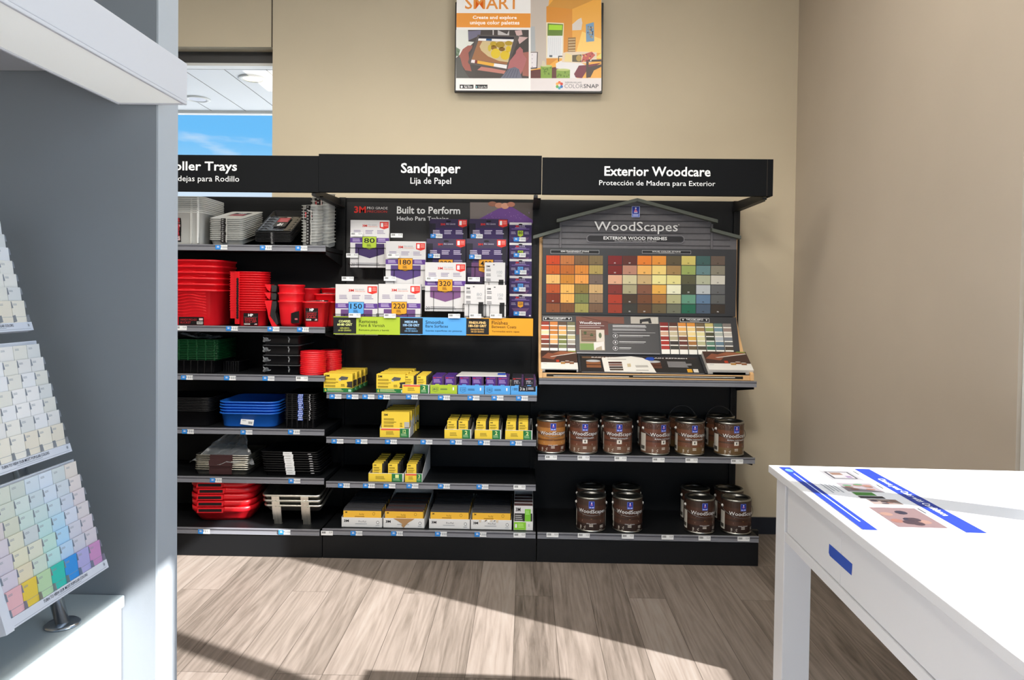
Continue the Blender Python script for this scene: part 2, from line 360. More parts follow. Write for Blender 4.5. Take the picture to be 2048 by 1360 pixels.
def unit(name_, label, x0, x1, letters, first):
    t = thing(name_, label, 'shelving', ((x0+x1)/2, .25, 0), 'black shelving units along the wall', world=True)
    b = MB(); b.box(x0, x1, .482, .52, .02, 2.083, M_black)
    for z in (.62, 1.2, 1.62): b.box(x0+.02, x1-.02, .4805, .4825, z, z+.004, M_slot)
    b.build('back_panel', t)
    for x in ((x0, x1-.038) if first else (x1-.038,)):
        p = MB(); p.box(x if x == x0 else x-.0, x+.038, .462, .55, 0, 2.083, M_black)
        k = .1
        while k < 2.06: p.box(x+.013, x+.017, .4605, .4625, k, k+.016, M_slot); p.box(x+.023, x+.027, .4605, .4625, k, k+.016, M_slot); k += .0254
        p.build('upright', t)
    b = MB(); b.box(x0+.002, x1-.002, .002, .46, 0, .128, M_black); b.build('kick_base', t, .002)
    return t
u1 = unit('shelving_unit', 'black shelving unit of paint trays and red buckets, left of the three', -1.21, U2, None, True)
u2 = unit('shelving_unit', 'black shelving unit of sandpaper and yellow sponges, middle of the three', U2, U3, None, False)
u3 = unit('shelving_unit', 'black shelving unit of wood stain cans, right of the three', U3, UE, None, False)
def header(u, x0, x1, zb, zt_, lines_, endcap=False):
    b = MB(); b.box(x0, x1, -.115, -.095, zb, zt_, M_sign)
    if endcap: b.box(x1-.032, x1-.0305, -.1155, -.114, zb, zt_, M_seam); b.box(x1-.006, x1, -.095, -.03, zb, zt_, M_sign)
    b.box(x0, x1, -.095, -.075, zb, zb+.012, M_sign)
    b.M = Matrix.Translation((0, -.1155, 0)) @ FRONT
    for t_, a, c, bold in lines_:
        p, q = atY(*a, -.1155), atY(*c, -.1155); b.text(t_, p.x, q.z, q.x, p.z, M_letter, .0006, bold)
    return b.build('header_sign', u)
ZH = 2.034
header(u1, -1.21, U2-.001, ZH-.001, 2.227, [('Roller Trays', (332, 322.5), (474, 347.5), .018), ('Bandejas para Rodillo', (331, 351), (478.5, 367), 0.0)])
header(u2, U2+.0005, U3, ZH+.001, 2.238, [('Sandpaper', (802, 326), (921, 353), .018), ('Lija de Papel', (821, 355), (902, 372), 0.0)])
header(u3, U3+.003, UE, ZH, 2.229, [('Exterior Woodcare', (1209, 332.5), (1421, 353.5), .018), ('Protección de Madera para Exterior', (1198.5, 360.5), (1430.5, 375.5), 0.0)], True)
for u, x in ((u1, -1.2), (u1, -.037), (u2, 1.166), (u3, 2.392)):
    b = MB(); b.box(x, x+.022, -.10, .47, 2.016, 2.03, M_black); b.prism([(-.09, 2.03), (.05, 2.06), (.47, 2.075), (.47, 2.03)], x+.008, x+.013, M_black, 'x'); b.box(x+.022, x+.040, -.02, .46, 2.018, 2.024, M_black)
    b.build('sign_bracket', u)
YF = .07
T1 = [(1.757, YF, [(443, 494.5, 'b'), (532, 495.5, 'b'), (603, 496.5, 'b')]),
      (1.295, YF, [(362, 656, 'w'), (464, 657, 'b'), (547, 658, 'b'), (606, 659, 'b')]),
      (1.019, YF, [(374, 755, 'b'), (460, 756, 'b'), (537, 757, 'b'), (604, 757.5, 'w')]),
      (.711, YF, [(376, 863, 'b'), (493, 864.5, 'b'), (588, 864, 'b')]),
      (.431, YF, [(432, 960.5, 'b'), (589, 962, 'b')])]
for z, y, tg in T1: shelf(u1, -1.205, U2-.012, z, y, .48, tg)
shelf(u1, -1.205, U2-.016, .160, 0, .47, [(408, 1063, 'b'), (569, 1064.5, 'b')], True)
T2 = [(.926, .06, [(671, 793, 'b'), (705, 793.5, 'b'), (737, 793.5, 'b'), (768, 794, 'b'), (824, 794, 'b'), (888, 795.5, 'b'), (947, 796, 'b'), (995, 796, 'b'), (1044, 796.5, 'b')]),
      (.672, .06, [(675, 882.5, 'b'), (723, 883, 'b'), (782, 883.5, 'b'), (853, 884, 'b'), (912, 884.5, 'b'), (968, 885.5, 'b'), (1032, 886.5, 'b')]),
      (.418, .06, [(688, 971, 'b'), (738, 971.5, 'b'), (779, 972, 'b'), (825, 972, 'b'), (888, 972.5, 'b'), (965, 973.5, 'b'), (1039, 974.5, 'w')])]
for z, y, tg in T2: shelf(u2, U2+.003, U3-.008, z, y, .48, tg)
shelf(u2, U2+.001, U3-.006, .167, 0, .47, [(654, 1066, 'w'), (713, 1066.5, 'b'), (794, 1067, 'b'), (882, 1068, 'b'), (961, 1069, 'b'), (1039, 1070.5, 'w')], True)
shelf(u3, U3+.004, UE, 1.019, .09, .48, [])
shelf(u3, U3+.004, UE, .584, .095, .48, [(1102, 915, 'w'), (1167, 916, 'w'), (1241, 917.5, 'w'), (1317, 920, 'w'), (1383, 921, 'w'), (1474, 923, 'w')])
shelf(u3, U3+.004, UE-.002, .167, 0, .47, [(1105, 1070, 'w'), (1167.5, 1071, 'w'), (1255.5, 1073, 'w'), (1335, 1074.5, 'w'), (1409, 1076.5, 'w'), (1487, 1078, 'w')], True)
b = MB(); b.box(2.445, 2.49, .16, .19, .075, .148, M_black); b.box(2.42, 2.445, .165, .185, .09, .13, M_black); b.build('end_clip', u3, .003)
b = MB(); b.prism([(.02, .128), (.46, .128), (.46, .16), (.02, .14)], UE-.004, UE, M_black, 'x'); b.build('end_panel', u3)
# ---------------------------------------------------------------- flat artwork drawn on a plane facing the room
class PF(MB):
    def __init__(s, y): MB.__init__(s, Matrix.Translation((0, y, 0)) @ FRONT); s.y = y
    def p(s, px, py): q = atY(px, py, s.y); return (q.x, q.z)
    def R(s, a, b_, c, d, m, z=.0004):
        my, mx_ = (b_+d)/2, (a+c)/2
        return s.rect(s.p(a, my)[0], s.p(mx_, d)[1], s.p(c, my)[0], s.p(mx_, b_)[1], m, z)
    def P(s, pts, m, z=.0006): return s.poly([s.p(*q) for q in pts], m, z)
    def D(s, cx, cy, rx, ry, m, z=.0008, n=18):
        x, y = s.p(cx, cy); k = (s.y-CAM.y)/FPX; return s.disc(x, y, rx*k, ry*k, m, z, n)
    def T(s, t, a, b_, c, d, m, z=.001, bold=0.):
        my, mx_ = (b_+d)/2, (a+c)/2
        return s.text(t, s.p(a, my)[0], s.p(mx_, d)[1], s.p(c, my)[0], s.p(mx_, b_)[1], m, z, bold)
    def L(s, a, b_, c, d, n, m, z=.0008, **k):
        my, mx_ = (b_+d)/2, (a+c)/2
        return s.lines(s.p(a, my)[0], s.p(mx_, d)[1], s.p(c, my)[0], s.p(mx_, b_)[1], n, m, z, **k)
def scr(c): return pm('screen_'+c, c, .35, emit=.28)

# ---------------------------------------------------------------- wall screen
YS = .487
tv = thing('wall_screen', 'black framed screen high on the beige wall showing a color app advert', 'screen', (1.13, .53, 2.75), world=True)
M_tv = pm('black_gloss_plastic', (16, 16, 18), .3)
xa, xb = atY(909.5, 100, .49).x, atY(1206, 100, .49).x; za = atY(1050, 185.5, .49).z
MB().box(xa, xb, .489, .515, za, za+.556, M_tv).build('frame', tv, .004)
MB().box(xa+.12, xb-.12, .515, .5595, za+.1, za+.45, M_tv).build('wall_mount', tv)
s = PF(YS)
s.R(913, -120, 1202.5, 181.5, scr('e6e4e2'), 0)
s.R(913, 26.5, 1061, 55, scr('e0923a'))
s.T('SMART', 930, -6, 1038, 18.5, scr('d98c40'), .001, .012)
s.T('Create and explore', 945.5, 31.5, 1033.5, 40.5, scr('fbf6ee'), .001, .02); s.T('unique color palettes', 940, 41.5, 1039, 51.5, scr('fbf6ee'), .001, .02)
# photograph of hands with a tablet
def q5(X, Y): return (905+X/9.71, 50+Y/9.71)
s.P([q5(70, 95), q5(1480, 95), q5(1480, 1035), q5(70, 1035)], scr('46403f'), .0004)
s.P([q5(70, 95), q5(300, 95), q5(310, 320), q5(420, 330), q5(330, 420), q5(70, 640)], scr('d8dad4'))
s.P([q5(305, 120), q5(550, 105), q5(540, 200), q5(310, 300)], scr('6d6a80')); s.P([q5(780, 100), q5(800, 100), q5(800, 195), q5(780, 195)], scr('c8c4c4')); s.P([q5(880, 100), q5(1060, 180), q5(1100, 100), q5(1100, 205), q5(880, 195)], scr('b9b4b4'))
s.P([q5(1210, 110), q5(1340, 100), q5(1360, 190), q5(1250, 220), q5(1470, 240), q5(1300, 370)], scr('c8aaa8')); s.P([q5(70, 430), q5(150, 480), q5(120, 600), q5(70, 610)], scr('6d8a5c'))
s.P([q5(560, 810), q5(1040, 880), q5(1000, 950), q5(480, 875)], scr('b87a70')); s.P([q5(1340, 540), q5(1480, 520), q5(1480, 1000), q5(1360, 985)], scr('9c6258'))
s.P([q5(390, 395), q5(300, 400), q5(200, 470), q5(130, 600), q5(170, 760), q5(250, 880), q5(370, 900), q5(330, 740), q5(310, 540), q5(380, 450)], scr('9a5a50'), .0008)
s.P([q5(70, 640), q5(150, 630), q5(210, 860), q5(330, 1035), q5(70, 1035)], scr('50514f'), .0009)
s.P([q5(490, 190), q5(1270, 205), q5(1295, 240), q5(1040, 890), q5(320, 760), q5(300, 720)], scr('57504f'), .0010)
s.P([q5(520, 215), q5(1195, 235), q5(1190, 280), q5(505, 262)], scr('20202e'), .0012); s.P([q5(505, 262), q5(1190, 280), q5(1180, 328), q5(495, 305)], scr('e9e8ea'), .0012); s.P([q5(655, 265), q5(765, 270), q5(760, 310), q5(650, 305)], scr('27507e'), .0014)
s.P([q5(500, 308), q5(1178, 330), q5(1060, 770), q5(370, 672)], scr('9a6a48'), .0012)
s.P([q5(580, 315), q5(1170, 332), q5(1080, 725), q5(900, 700), q5(690, 610), q5(560, 500), q5(525, 420)], scr('c9b588'), .0014)
for cx, cy, rx, ry, c in ((795, 370, 65, 48, 'b89a2c'), (930, 385, 85, 62, 'a88a28'), (1090, 355, 70, 45, 'b0922a'), (720, 450, 32, 65, 'c8b23c'), (838, 555, 92, 95, 'd8bc30'), (1020, 590, 90, 88, 'd6b82c'), (1085, 470, 50, 62, 'd2b42c'), (800, 440, 60, 45, '8f6a2e'), (960, 470, 60, 40, '7e5c28')):
    s.D(*q5(cx, cy), rx/9.71, ry/9.71, scr(c), .0016 if c < 'c' else .0019)
s.P([q5(370, 675), q5(440, 680), q5(430, 742), q5(358, 732)], scr('eadfe0'), .0016); s.P([q5(440, 680), q5(485, 690), q5(478, 748), q5(430, 742)], scr('7a2c26'), .0016); s.P([q5(485, 690), q5(810, 745), q5(800, 808), q5(478, 748)], scr('dfa840'), .0016); s.P([q5(810, 745), q5(1060, 778), q5(1050, 850), q5(800, 808)], scr('e6e4e4'), .0016)
s.P([q5(1310, 425), q5(1240, 500), q5(1225, 560), q5(1110, 700), q5(1065, 860), q5(1200, 820), q5(1330, 960), q5(1410, 760), q5(1440, 660), q5(1370, 570), q5(1365, 480)], scr('a9686a'), .0021)
s.P([q5(1090, 850), q5(1220, 820), q5(1290, 860), q5(1350, 1035), q5(930, 1035)], scr('6a6c7c'), .0023)
for k in range(5): s.P([q5(1090+k*45, 860), q5(1105+k*45, 860), q5(1000+k*60, 1030), q5(985+k*60, 1030)], scr('585a6a'), .0025)
# photograph of the orange living room
def q6(X, Y): return (1055+X/7.156, Y/7.156)
s.P([q6(45, -900), q6(1056, -900), q6(1056, 1120), q6(45, 1120)], scr('e2a444'), .0006)
s.P([q6(45, -900), q6(420, -900), q6(300, 80), q6(270, 95), q6(270, 950), q6(45, 1000)], scr('bdb2a8'), .0008); s.P([q6(300, 80), q6(420, -60), q6(1056, -60), q6(900, 20), q6(640, 130), q6(270, 95)], scr('c88e3e'), .0008)
s.P([q6(270, 95), q6(640, 130), q6(640, 760), q6(450, 830), q6(270, 960)], scr('d08a34'), .0008); s.P([q6(780, 450), q6(1056, 560), q6(1056, 760), q6(700, 740)], scr('f0c468'), .0008)
s.P([q6(268, 320), q6(520, 330), q6(512, 835), q6(268, 835)], scr('ded2b4'), .0010); s.P([q6(288, 335), q6(510, 348), q6(500, 512), q6(286, 512)], scr('5f7c30'), .0012); s.P([q6(305, 355), q6(500, 362), q6(495, 432), q6(303, 430)], scr('9fd030'), .0014); s.P([q6(286, 514), q6(502, 514), q6(500, 825), q6(282, 822)], scr('dcdde0'), .0012)
for k in range(7): s.P([q6(300+k*28, 540), q6(304+k*28, 540), q6(320+k*24, 790), q6(314+k*24, 790)], scr('bcc0c4'), .0014)
s.P([q6(312, 790), q6(355, 790), q6(355, 818), q6(312, 818)], scr('4f5c68'), .0015)
s.P([q6(640, 350), q6(720, 280), q6(770, 255), q6(785, 330), q6(770, 430), q6(640, 435)], scr('cfc6be'), .0010); s.P([q6(835, 350), q6(950, 318), q6(955, 590), q6(840, 602)], scr('6c93b4'), .0010)
R_ = random.Random(3)
for k in range(22): s.D(*q6(840+R_.random()*100, 380+R_.random()*160), 1.6, 1.8, scr(R_.choice(['3f4450', 'b7a078', '50607a', '8a8470'])), .0012+.00005*k, 7)
s.P([q6(580, 540), q6(690, 535), q6(685, 750), q6(575, 755)], scr('8f6a3c'), .0010)
for k in range(5): s.P([q6(585, 560+k*40), q6(685, 556+k*40), q6(685, 568+k*40), q6(585, 574+k*40)], scr('c9b48c'), .0012)
s.P([q6(45, 380), q6(105, 380), q6(115, 740), q6(45, 740)], scr('a9adb0'), .0010); s.P([q6(45, 748), q6(148, 745), q6(140, 980), q6(45, 985)], scr('3a3036'), .0011); s.P([q6(45, 756), q6(136, 754), q6(128, 965), q6(45, 970)], scr('dcd6da'), .0013)
for k in range(4): s.P([q6(60, 785+k*56), q6(75, 784+k*56), q6(75, 790+k*56), q6(60, 791+k*56)], scr('55505a'), .0015)
s.P([q6(45, 1010), q6(400, 960), q6(660, 1120), q6(45, 1120)], scr('5c3030'), .0010)
s.P([q6(405, 910), q6(480, 870), q6(760, 900), q6(850, 940), q6(700, 1120), q6(600, 1120), q6(600, 1000), q6(410, 980)], scr('dcdadb'), .0012); s.P([q6(735, 940), q6(850, 930), q6(1056, 900), q6(850, 1010), q6(780, 1120), q6(690, 1110), q6(665, 1060)], scr('6c1c34'), .0014)
s.P([q6(500, 760), q6(560, 745), q6(780, 740), q6(990, 750), q6(990, 860), q6(850, 910), q6(490, 890)], scr('d8c6b0'), .0014); s.P([q6(545, 755), q6(635, 790), q6(630, 885), q6(525, 880)], scr('e0cc90'), .0016); s.P([q6(640, 790), q6(775, 780), q6(770, 890), q6(640, 885)], scr('544c34'), .0016); s.D(*q6(735, 835), 5.5, 6.3, scr('a88c48'), .0018); s.P([q6(800, 780), q6(920, 740), q6(970, 790), q6(880, 880), q6(770, 890)], scr('b8504a'), .0018)
for k in range(14): s.D(*q6(790+R_.random()*150, 770+R_.random()*110), 1.5, 1.5, scr(R_.choice(['e8d8c4', '7c2430', 'd8a850'])), .0020+.00005*k, 7)
s.P([q6(970, 830), q6(1056, 760), q6(1056, 840)], scr('e2d070'), .0018)
for a in (((440, 800), (500, 800), (500, 815), (452, 815), (450, 880), (438, 880)), ((840, 860), (1068, 850), (1068, 880), (875, 885), (870, 1115), (840, 1115)), ((870, 960), (1068, 920), (1068, 950), (950, 1010), (900, 1110), (870, 1110))): s.P([q6(*z) for z in a], scr('3a2a28'), .0019)
for x0, x1, y0 in ((188, 350, 945), (412, 608, 1000)):
    s.P([q6(x0, y0), q6(x1, y0), q6(x1-2, 1120), q6(x0+2, 1120)], scr('7d9c40'), .0016); s.D(*q6((x0+x1)/2, y0), (x1-x0)/14.4, 2.2, scr('b4c078'), .0017)
    for k in range(16): s.D(*q6(x0+12+R_.random()*(x1-x0-24), y0+25+R_.random()*(95-.4*(y0-945))), 1.3, 1.5, scr('5c7a2c'), .0018+.00003*k, 7)
s.P([q6(200, 950), q6(210, 870), q6(240, 870), q6(275, 945)], scr('c8bfa8'), .0019)
s.R(913, 157, 1061, 181.5, scr('e6e4e2'), .0022); s.P([q6(45, 1122), q6(1056, 1118), q6(1056, 1302), q6(45, 1302)], scr('d9d2d2'), .0022)
s.R(919.5, 169.5, 947, 177.3, scr('1e2024'), .0026); s.T('App Store', 928, 172, 944.5, 176.6, scr('f2f2f2'), .0030, .02); s.D(923.5, 174, 2, 2.4, scr('f2f2f2'), .0030); s.L(928, 170.3, 944, 171.6, 1, scr('c8c8c8'), .003)
s.R(951, 169.5, 975, 177.3, scr('1e2024'), .0026); s.T('Google Play', 956.5, 172.3, 973.5, 176.8, scr('f2f2f2'), .0030); s.P([(952.3, 172), (955, 174.3), (952.3, 176.3)], scr('8fc8d0'), .0030)
for k, c in enumerate(('e07038', 'c84038', '2c6cb0', '48a0b0', '58a050', 'e8a858')):
    a = math.radians(90-60*k); s.D(1118.7+5*math.cos(a), 170.8-5.4*math.sin(a), 3, 3.2, scr(c), .0030, 6)
s.T('SHERWIN-WILLIAMS', 1130, 163.7, 1163, 167, scr('5c5a60'), .003); s.T('COLOR', 1129, 168.5, 1166, 176.5, scr('6a686e'), .003, -.008); s.T('SNAP', 1167, 168.5, 1197, 176.5, scr('3c3a42'), .003, .015)
s.build('picture', tv)

# ---------------------------------------------------------------- left: counter, canopy light, rack of colour cards
M_lam = pm('white_laminate', (214, 216, 220), .4, spec=.4); M_top = pm('pale_grey_countertop', (186, 198, 202), .45)
ct = thing('counter', 'white laminate counter with pale grey top at the lower left', 'counter', (.1, -3, 0), world=True)
MB().box(-.32, .311, -4.7, -2.531, 0, .842, M_lam).build('cabinet', ct, .002)
MB().box(-.32, .318, -4.7, -2.531, .8425, .867, M_top).build('countertop', ct, .003)
M_can = pm('white_canopy_metal', (204, 206, 212), .4, spec=.4)
cn = thing('light_canopy', 'long white canopy light with ribbed lens projecting at the upper left', 'light', (.374, -3.3, 1.864), world=True)
b = MB(); b.box(.302, .444, -4.7, -2.531, 1.869, 1.946, M_can)
for x0, x1 in ((.302, .308), (.438, .444)): b.box(x0, x1, -4.7, -2.531, 1.863, 1.869, M_can)
b.box(.308, .438, -2.537, -2.531, 1.863, 1.869, M_can); b.box(-.3, .302, -4.7, -2.531, 1.93, 1.946, M_can)
b.build('housing', cn, .0015)
M_lens = pm('ribbed_light_lens', (226, 227, 224), .35, emit=.24)
b = MB(); y = -2.538
while y > -3.9:
    b.prism([(y, 1.8665), (y-.0018, 1.8648), (y-.0036, 1.8665)], .309, .437, M_lens, 'x'); y -= .0036
b.box(.309, .437, -3.9, -2.538, 1.8664, 1.8685, M_lens)
b.build('lens', cn)
rk = thing('color_card_rack', 'tilted white rack of paint color cards on chrome posts, standing on the counter', 'rack', (.278, -2.667, .867), world=True)
M_chr = pm('brushed_chrome', (190, 196, 204), .22, metal=1.0); M_rk = pm('white_rack_plastic', (222, 226, 236), .4); M_clip = pm('grey_clear_clip', (146, 152, 162), .2)
MB(Matrix.Translation((.278, -2.667, .867))).lathe([(.030, 0), (.030, .003), (.026, .006), (.0, .006)], M_chr).build('base_plate', rk)
MB().tube([(.278, -2.667, .871), (.278-.282*.75, -2.667, .871+.75)], .0115, M_chr, 14).build('post', rk)
TH = math.radians(16.8)
def board_frame(x, y, z):   # x' away from the photographer, y' up the slope, z' out of the board
    return Matrix(((0, -math.sin(TH), math.cos(TH), x), (1, 0, 0, y), (0, math.cos(TH), math.sin(TH), z), (0, 0, 0, 1)))
BOARDS = [('lowest', .325, .951, .2187, 7), ('middle', .2535, 1.176, .223, 6), ('top', .1785, 1.410, .225, 4)]
LOW = [[(206, 150, 198), (180, 176, 224), (64, 152, 228), (64, 198, 182), (190, 220, 178), (236, 206, 84), (236, 186, 192)],
       [(212, 204, 212), (206, 206, 218), (186, 212, 236), (188, 224, 224), (206, 220, 206), (226, 216, 190), (214, 206, 218)],
       [(216, 206, 214), (208, 208, 220), (176, 214, 240), (194, 224, 214), (222, 222, 204), (226, 222, 198), (212, 204, 214)],
       [(220, 212, 214), (212, 218, 232), (186, 218, 236), (192, 222, 222), (204, 212, 214), (222, 220, 200), (214, 206, 214)],
       [(222, 212, 216), (204, 212, 226), (200, 220, 230), (200, 220, 220), (204, 222, 216), (212, 214, 198), (216, 206, 206)],
       [(226, 216, 214), (208, 216, 224), (210, 222, 234), (202, 216, 222), (212, 224, 220), (210, 216, 204), (212, 206, 198)],
       [(228, 218, 210), (206, 214, 216), (214, 224, 236), (208, 220, 230), (202, 210, 204), (212, 216, 204), (216, 214, 204)]]
NAMES0 = ['mauve', 'lavender', 'bright blue', 'teal', 'light green', 'yellow', 'pink']
NAMESP = ['pale pinkish', 'pale lilac', 'pale blue', 'pale aqua', 'pale green', 'pale cream', 'pale lilac']
CW, CH, CP = .0345, .0415, .0264
R_ = random.Random(11)
card_mesh = {}
for bi, (bn, bx, bz, bl, ncol) in enumerate(BOARDS):
    M = board_frame(bx, -2.604, bz); n_u = .264 if bi == 0 else .30
    b = MB(M); ub = lambda u0, u1, *a: b.box(-u1, -u0, *a)
    ub(-.001, n_u, 0, .0165, -.012, .002, M_rk); ub(0, n_u, .0165, bl, -.012, -.004, M_rk); ub(-.001, n_u, bl-.002, bl+.002, -.03, -.004, M_rk); ub(0, n_u, .0165, bl, -.03, -.012, M_rk)
    if bi == 0: ub(n_u-.006, n_u+.012, -.002, bl, -.03, .004, M_rk)
    b.rect(.01-n_u, .0030, -.006, .0036, M_pgrey, .0024)
    tu = .062 if bi < 2 else .05
    b.text('TURN TO VIEW OUR MOST POPULAR COLORS', -tu-.12, .0088, -tu, .0140, flat('3a3f52'), .0026, .006); b.lines(-tu-.085, .0055, -tu-.02, .0072, 1, M_pgrey, .0026, rag=0)
    b.disc(-.010, .010, .0022, .003, M_pgrey, .0026, 8)
    for r in range(7):
        for c in range(ncol+1): ub(.008+c*(CW+.0012)-.0011, .008+c*(CW+.0012)-.0002, .0175+r*CP, .030+r*CP, -.004, .0065, M_clip)
    b.build('board', rk)
    for r in range(7):
        for c in range(ncol):
            if bi == 0: col = tuple(min(255, int(v*(1.03 if r else 1))) for v in LOW[r][c])
            else:
                g = R_.choice([(230, 230, 232), (226, 224, 222), (232, 229, 222), (218, 219, 218), (224, 222, 214), (234, 233, 232)]); k_ = 1 if r else .95
                col = tuple(int(min(255, v*k_*1.03)) for v in g) if r else R_.choice([(238, 234, 224), (238, 232, 218), (234, 226, 210)])
            key = col
            if key not in card_mesh:
                m = pm('card_%02x%02x%02x' % col, col, .6, spec=.25)
                q = MB(); q.box(0, CW, 0, CH, 0, .0016, m); q.lines(.004, CH-.0095, .016, CH-.0055, 2, M_pgrey, .0018)
                if r == 0: q.rect(0, .0105, CW, .0111, M_pgrey, .0018); q.box(0, CW, 0, .0105, .0016, .0022, m)
                o = q.build('color_card'); card_mesh[key] = o.data
            else:
                o = bpy.data.objects.new('color_card', card_mesh[key]); COL.objects.link(o)
            o.matrix_world = M @ Matrix.Translation((-.008-c*(CW+.0012)-CW, .0172+r*CP, -.0022)) @ Matrix.Rotation(math.radians(-9), 4, 'X') @ Matrix.Rotation(math.radians(18), 4, 'X')
            cname = (NAMES0[c] if r == 0 else NAMESP[c]) if bi == 0 else ('off white' if r else 'cream')
            rown = ['bottom', 'second', 'third', 'fourth', 'fifth', 'sixth', 'top'][r]
            tag(o, f'{cname} color card, {ORD[c]} from the far end, {rown} row up, {bn} rack board', 'color card', 'color cards on the tilted rack')

dup(rk, (.278, -3.015, .867), 'empty tilted white card rack beside the filled rack, nearer the photographer'); dup(rk, (.278, -3.363, .867), 'second empty tilted white card rack on the counter, nearest the photographer')
# ---------------------------------------------------------------- right: high white table
M_tab = pm('white_table_lacquer', (226, 227, 230), .35, spec=.4)
tb = bpy.data.objects.new('table', None); COL.objects.link(tb); tb.location = (1.847, -1.865, 0); tb.rotation_euler = (0, 0, math.radians(-1.85)); tb.empty_display_size = .05
tag(tb, 'tall white table with drawer apron at the right edge', 'table')
MB().box(0, .80, -1.75, 0, .979, 1.0, M_tab).build('tabletop', tb, .002)
for x, y in ((.021, -.088), (.705, -.088), (.021, -1.73), (.705, -1.73)): MB().box(x, x+.076, y, y+.076, 0, .9788, M_tab).build('leg', tb, .002)
MB().box(.026, .040, -.46, -.096, .834, .974, M_tab).build('drawer_front', tb, .001); MB().box(.026, .040, -1.64, -.4615, .834, .974, M_tab).build('drawer_front', tb, .001)
MB().box(.022, .055, -1.654, -.088, .806, .832, M_tab).build('rail', tb, .001); MB().box(.045, .06, -1.654, -.088, .832, .9788, M_tab).build('apron', tb)
MB().box(.097, .705, -.05, -.035, .806, .9788, M_tab).build('apron', tb); MB().box(.745, .76, -1.654, -.088, .806, .9788, M_tab).build('apron', tb)
Mt = Matrix.Translation((1.847, -1.865, 0)) @ Matrix.Rotation(math.radians(-1.85), 4, 'Z')
tp = MB(); tp.prism([(-.395, .906), (-.524, .906), (-.521, .880), (-.4, .879), (-.393, .884)], .0252, .0256, pm('blue_painters_tape', (36, 78, 178), .6), 'x')
tp = tp.build('painters_tape'); tp.matrix_world = Mt; tag(tp, 'strip of blue painters tape on the front of the white table', 'tape')
# printed guide lying on the table
Mp = Mt @ Matrix(((0, 1, 0, .022), (-1, 0, 0, -.026), (0, 0, 1, 1.0003), (0, 0, 0, 1)))
b = MB(); PB = flat('1c3590'); PW = pm('white_poster_paper', (222, 223, 227), .5)
b.box(0, .556, 0, .255, 0, .0006, PW)
b.rect(.0, .212, .556, .255, PB, .0008); b.rect(0, 0, .556, .031, PB, .0008)
b.text('Choose your Color with Confidence', .11, .222, .44, .245, M_white, .0010, .015)
b.disc(.04, .016, .018, .010, flat('5f86da'), .0010); b.lines(.075, .012, .50, .020, 1, flat('b8c8f0'), .0010, rag=0)
def pic(u0, u1, v0, v1, base, bits, sd):
    b.rect(u0, v0, u1, v1, flat(base), .0008); R = random.Random(sd)
    for k in range(9):
        x = u0+(u1-u0)*(.12+.76*R.random()); y = v0+(v1-v0)*(.15+.7*R.random())
        b.disc(x, y, (u1-u0)*.10, (v1-v0)*.13, flat(R.choice(bits)), .0009+.00003*k, 9)
b.rect(.03, .10, .135, .185, flat('868588'), .0008); b.rect(.045, .11, .12, .175, flat('39373f'), .0010); b.rect(.05, .115, .115, .17, flat('8e8c8e'), .0011); b.rect(.055, .12, .08, .15, flat('6d554a'), .0012); b.rect(.09, .15, .11, .165, flat('6f5f77'), .0012)
pic(.165, .25, .095, .185, '80797e', ['634b45', '383753', '7c5b51', '4e6d55', '776879'], 4); b.rect(.255, .10, .285, .15, flat('407736'), .0010); b.rect(.29, .10, .31, .16, flat('2d2b31'), .0010); pic(.315, .36, .11, .18, '857772', ['6d4b42', '2f2c36', '7c5651'], 8)
pic(.385, .53, .085, .19, '725e5f', ['372a31', '7c554c', '252331', '85685e', '423e4a'], 6)
for u in (.03, .175, .385): b.lines(u, .045, u+.10, .082, 4, M_pgrey, .0010, seed=int(u*99)); b.lines(u, .192, u+.05, .200, 1, flat('313137'), .0010)
pg = b.build('printed_guide'); pg.matrix_world = Mp; tag(pg, 'printed sheet with two blue bands lying flat on the white table', 'sheet')
# ---------------------------------------------------------------- wood stain color display on the right unit
class PP(PF):      # artwork on a plane tilted back: P0 a point of it, slope angle from upright
    def __init__(s, P0, tilt):
        s.P0 = Vector(P0); s.ey = Vector((0, math.sin(tilt), math.cos(tilt))); s.n = Vector((1, 0, 0)).cross(s.ey); s.y = s.P0.y
        MB.__init__(s, Matrix(((1, 0, s.n.x, s.P0.x), (0, s.ey.y, s.n.y, s.P0.y), (0, s.ey.z, s.n.z, s.P0.z), (0, 0, 0, 1))))
    def p(s, px, py):
        d = _ray(px, py); q = CAM + d*((s.P0-CAM).dot(s.n)/d.dot(s.n)) - s.P0
        return (q.x, q.dot(s.ey))
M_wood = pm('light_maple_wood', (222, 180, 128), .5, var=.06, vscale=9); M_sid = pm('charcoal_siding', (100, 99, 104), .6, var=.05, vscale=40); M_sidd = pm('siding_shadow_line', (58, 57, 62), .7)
M_roof = pm('grey_green_roof_trim', (88, 94, 88), .65, var=.03); M_bd = pm('charcoal_display_board', (48, 50, 55), .5); M_chipw = flat('f0efe9')
wd = thing('stain_display', 'wood stain color display shaped like a gabled house, on the right unit', 'display', (1.82, .3, 1.02), world=True)
zr = 1.021
prof_px = [(1475, 474), (1472.6, 600), (1473.5, 640), (1480, 673), (1488.5, 710), (1499.5, 733), (1508, 748), (1508.7, 757)]
prof = [(lambda q: (q.y, q.z))(atX(px, py, 2.424)) for px, py in prof_px]
prof = [(.476, prof[0][1])] + prof[:-1] + [(prof[-2][0]-.002, zr), (.476, zr)]
MB().prism(prof, 1.2095, 1.2295, M_wood, 'x').build('side_panel', wd, .0015); MB().prism(prof, 2.404, 2.424, M_wood, 'x').build('side_panel', wd, .0015)
YB = .402
s = PF(YB); z497 = s.p(1270, 497)[1]; xl, xr_ = 1.2295, 2.404
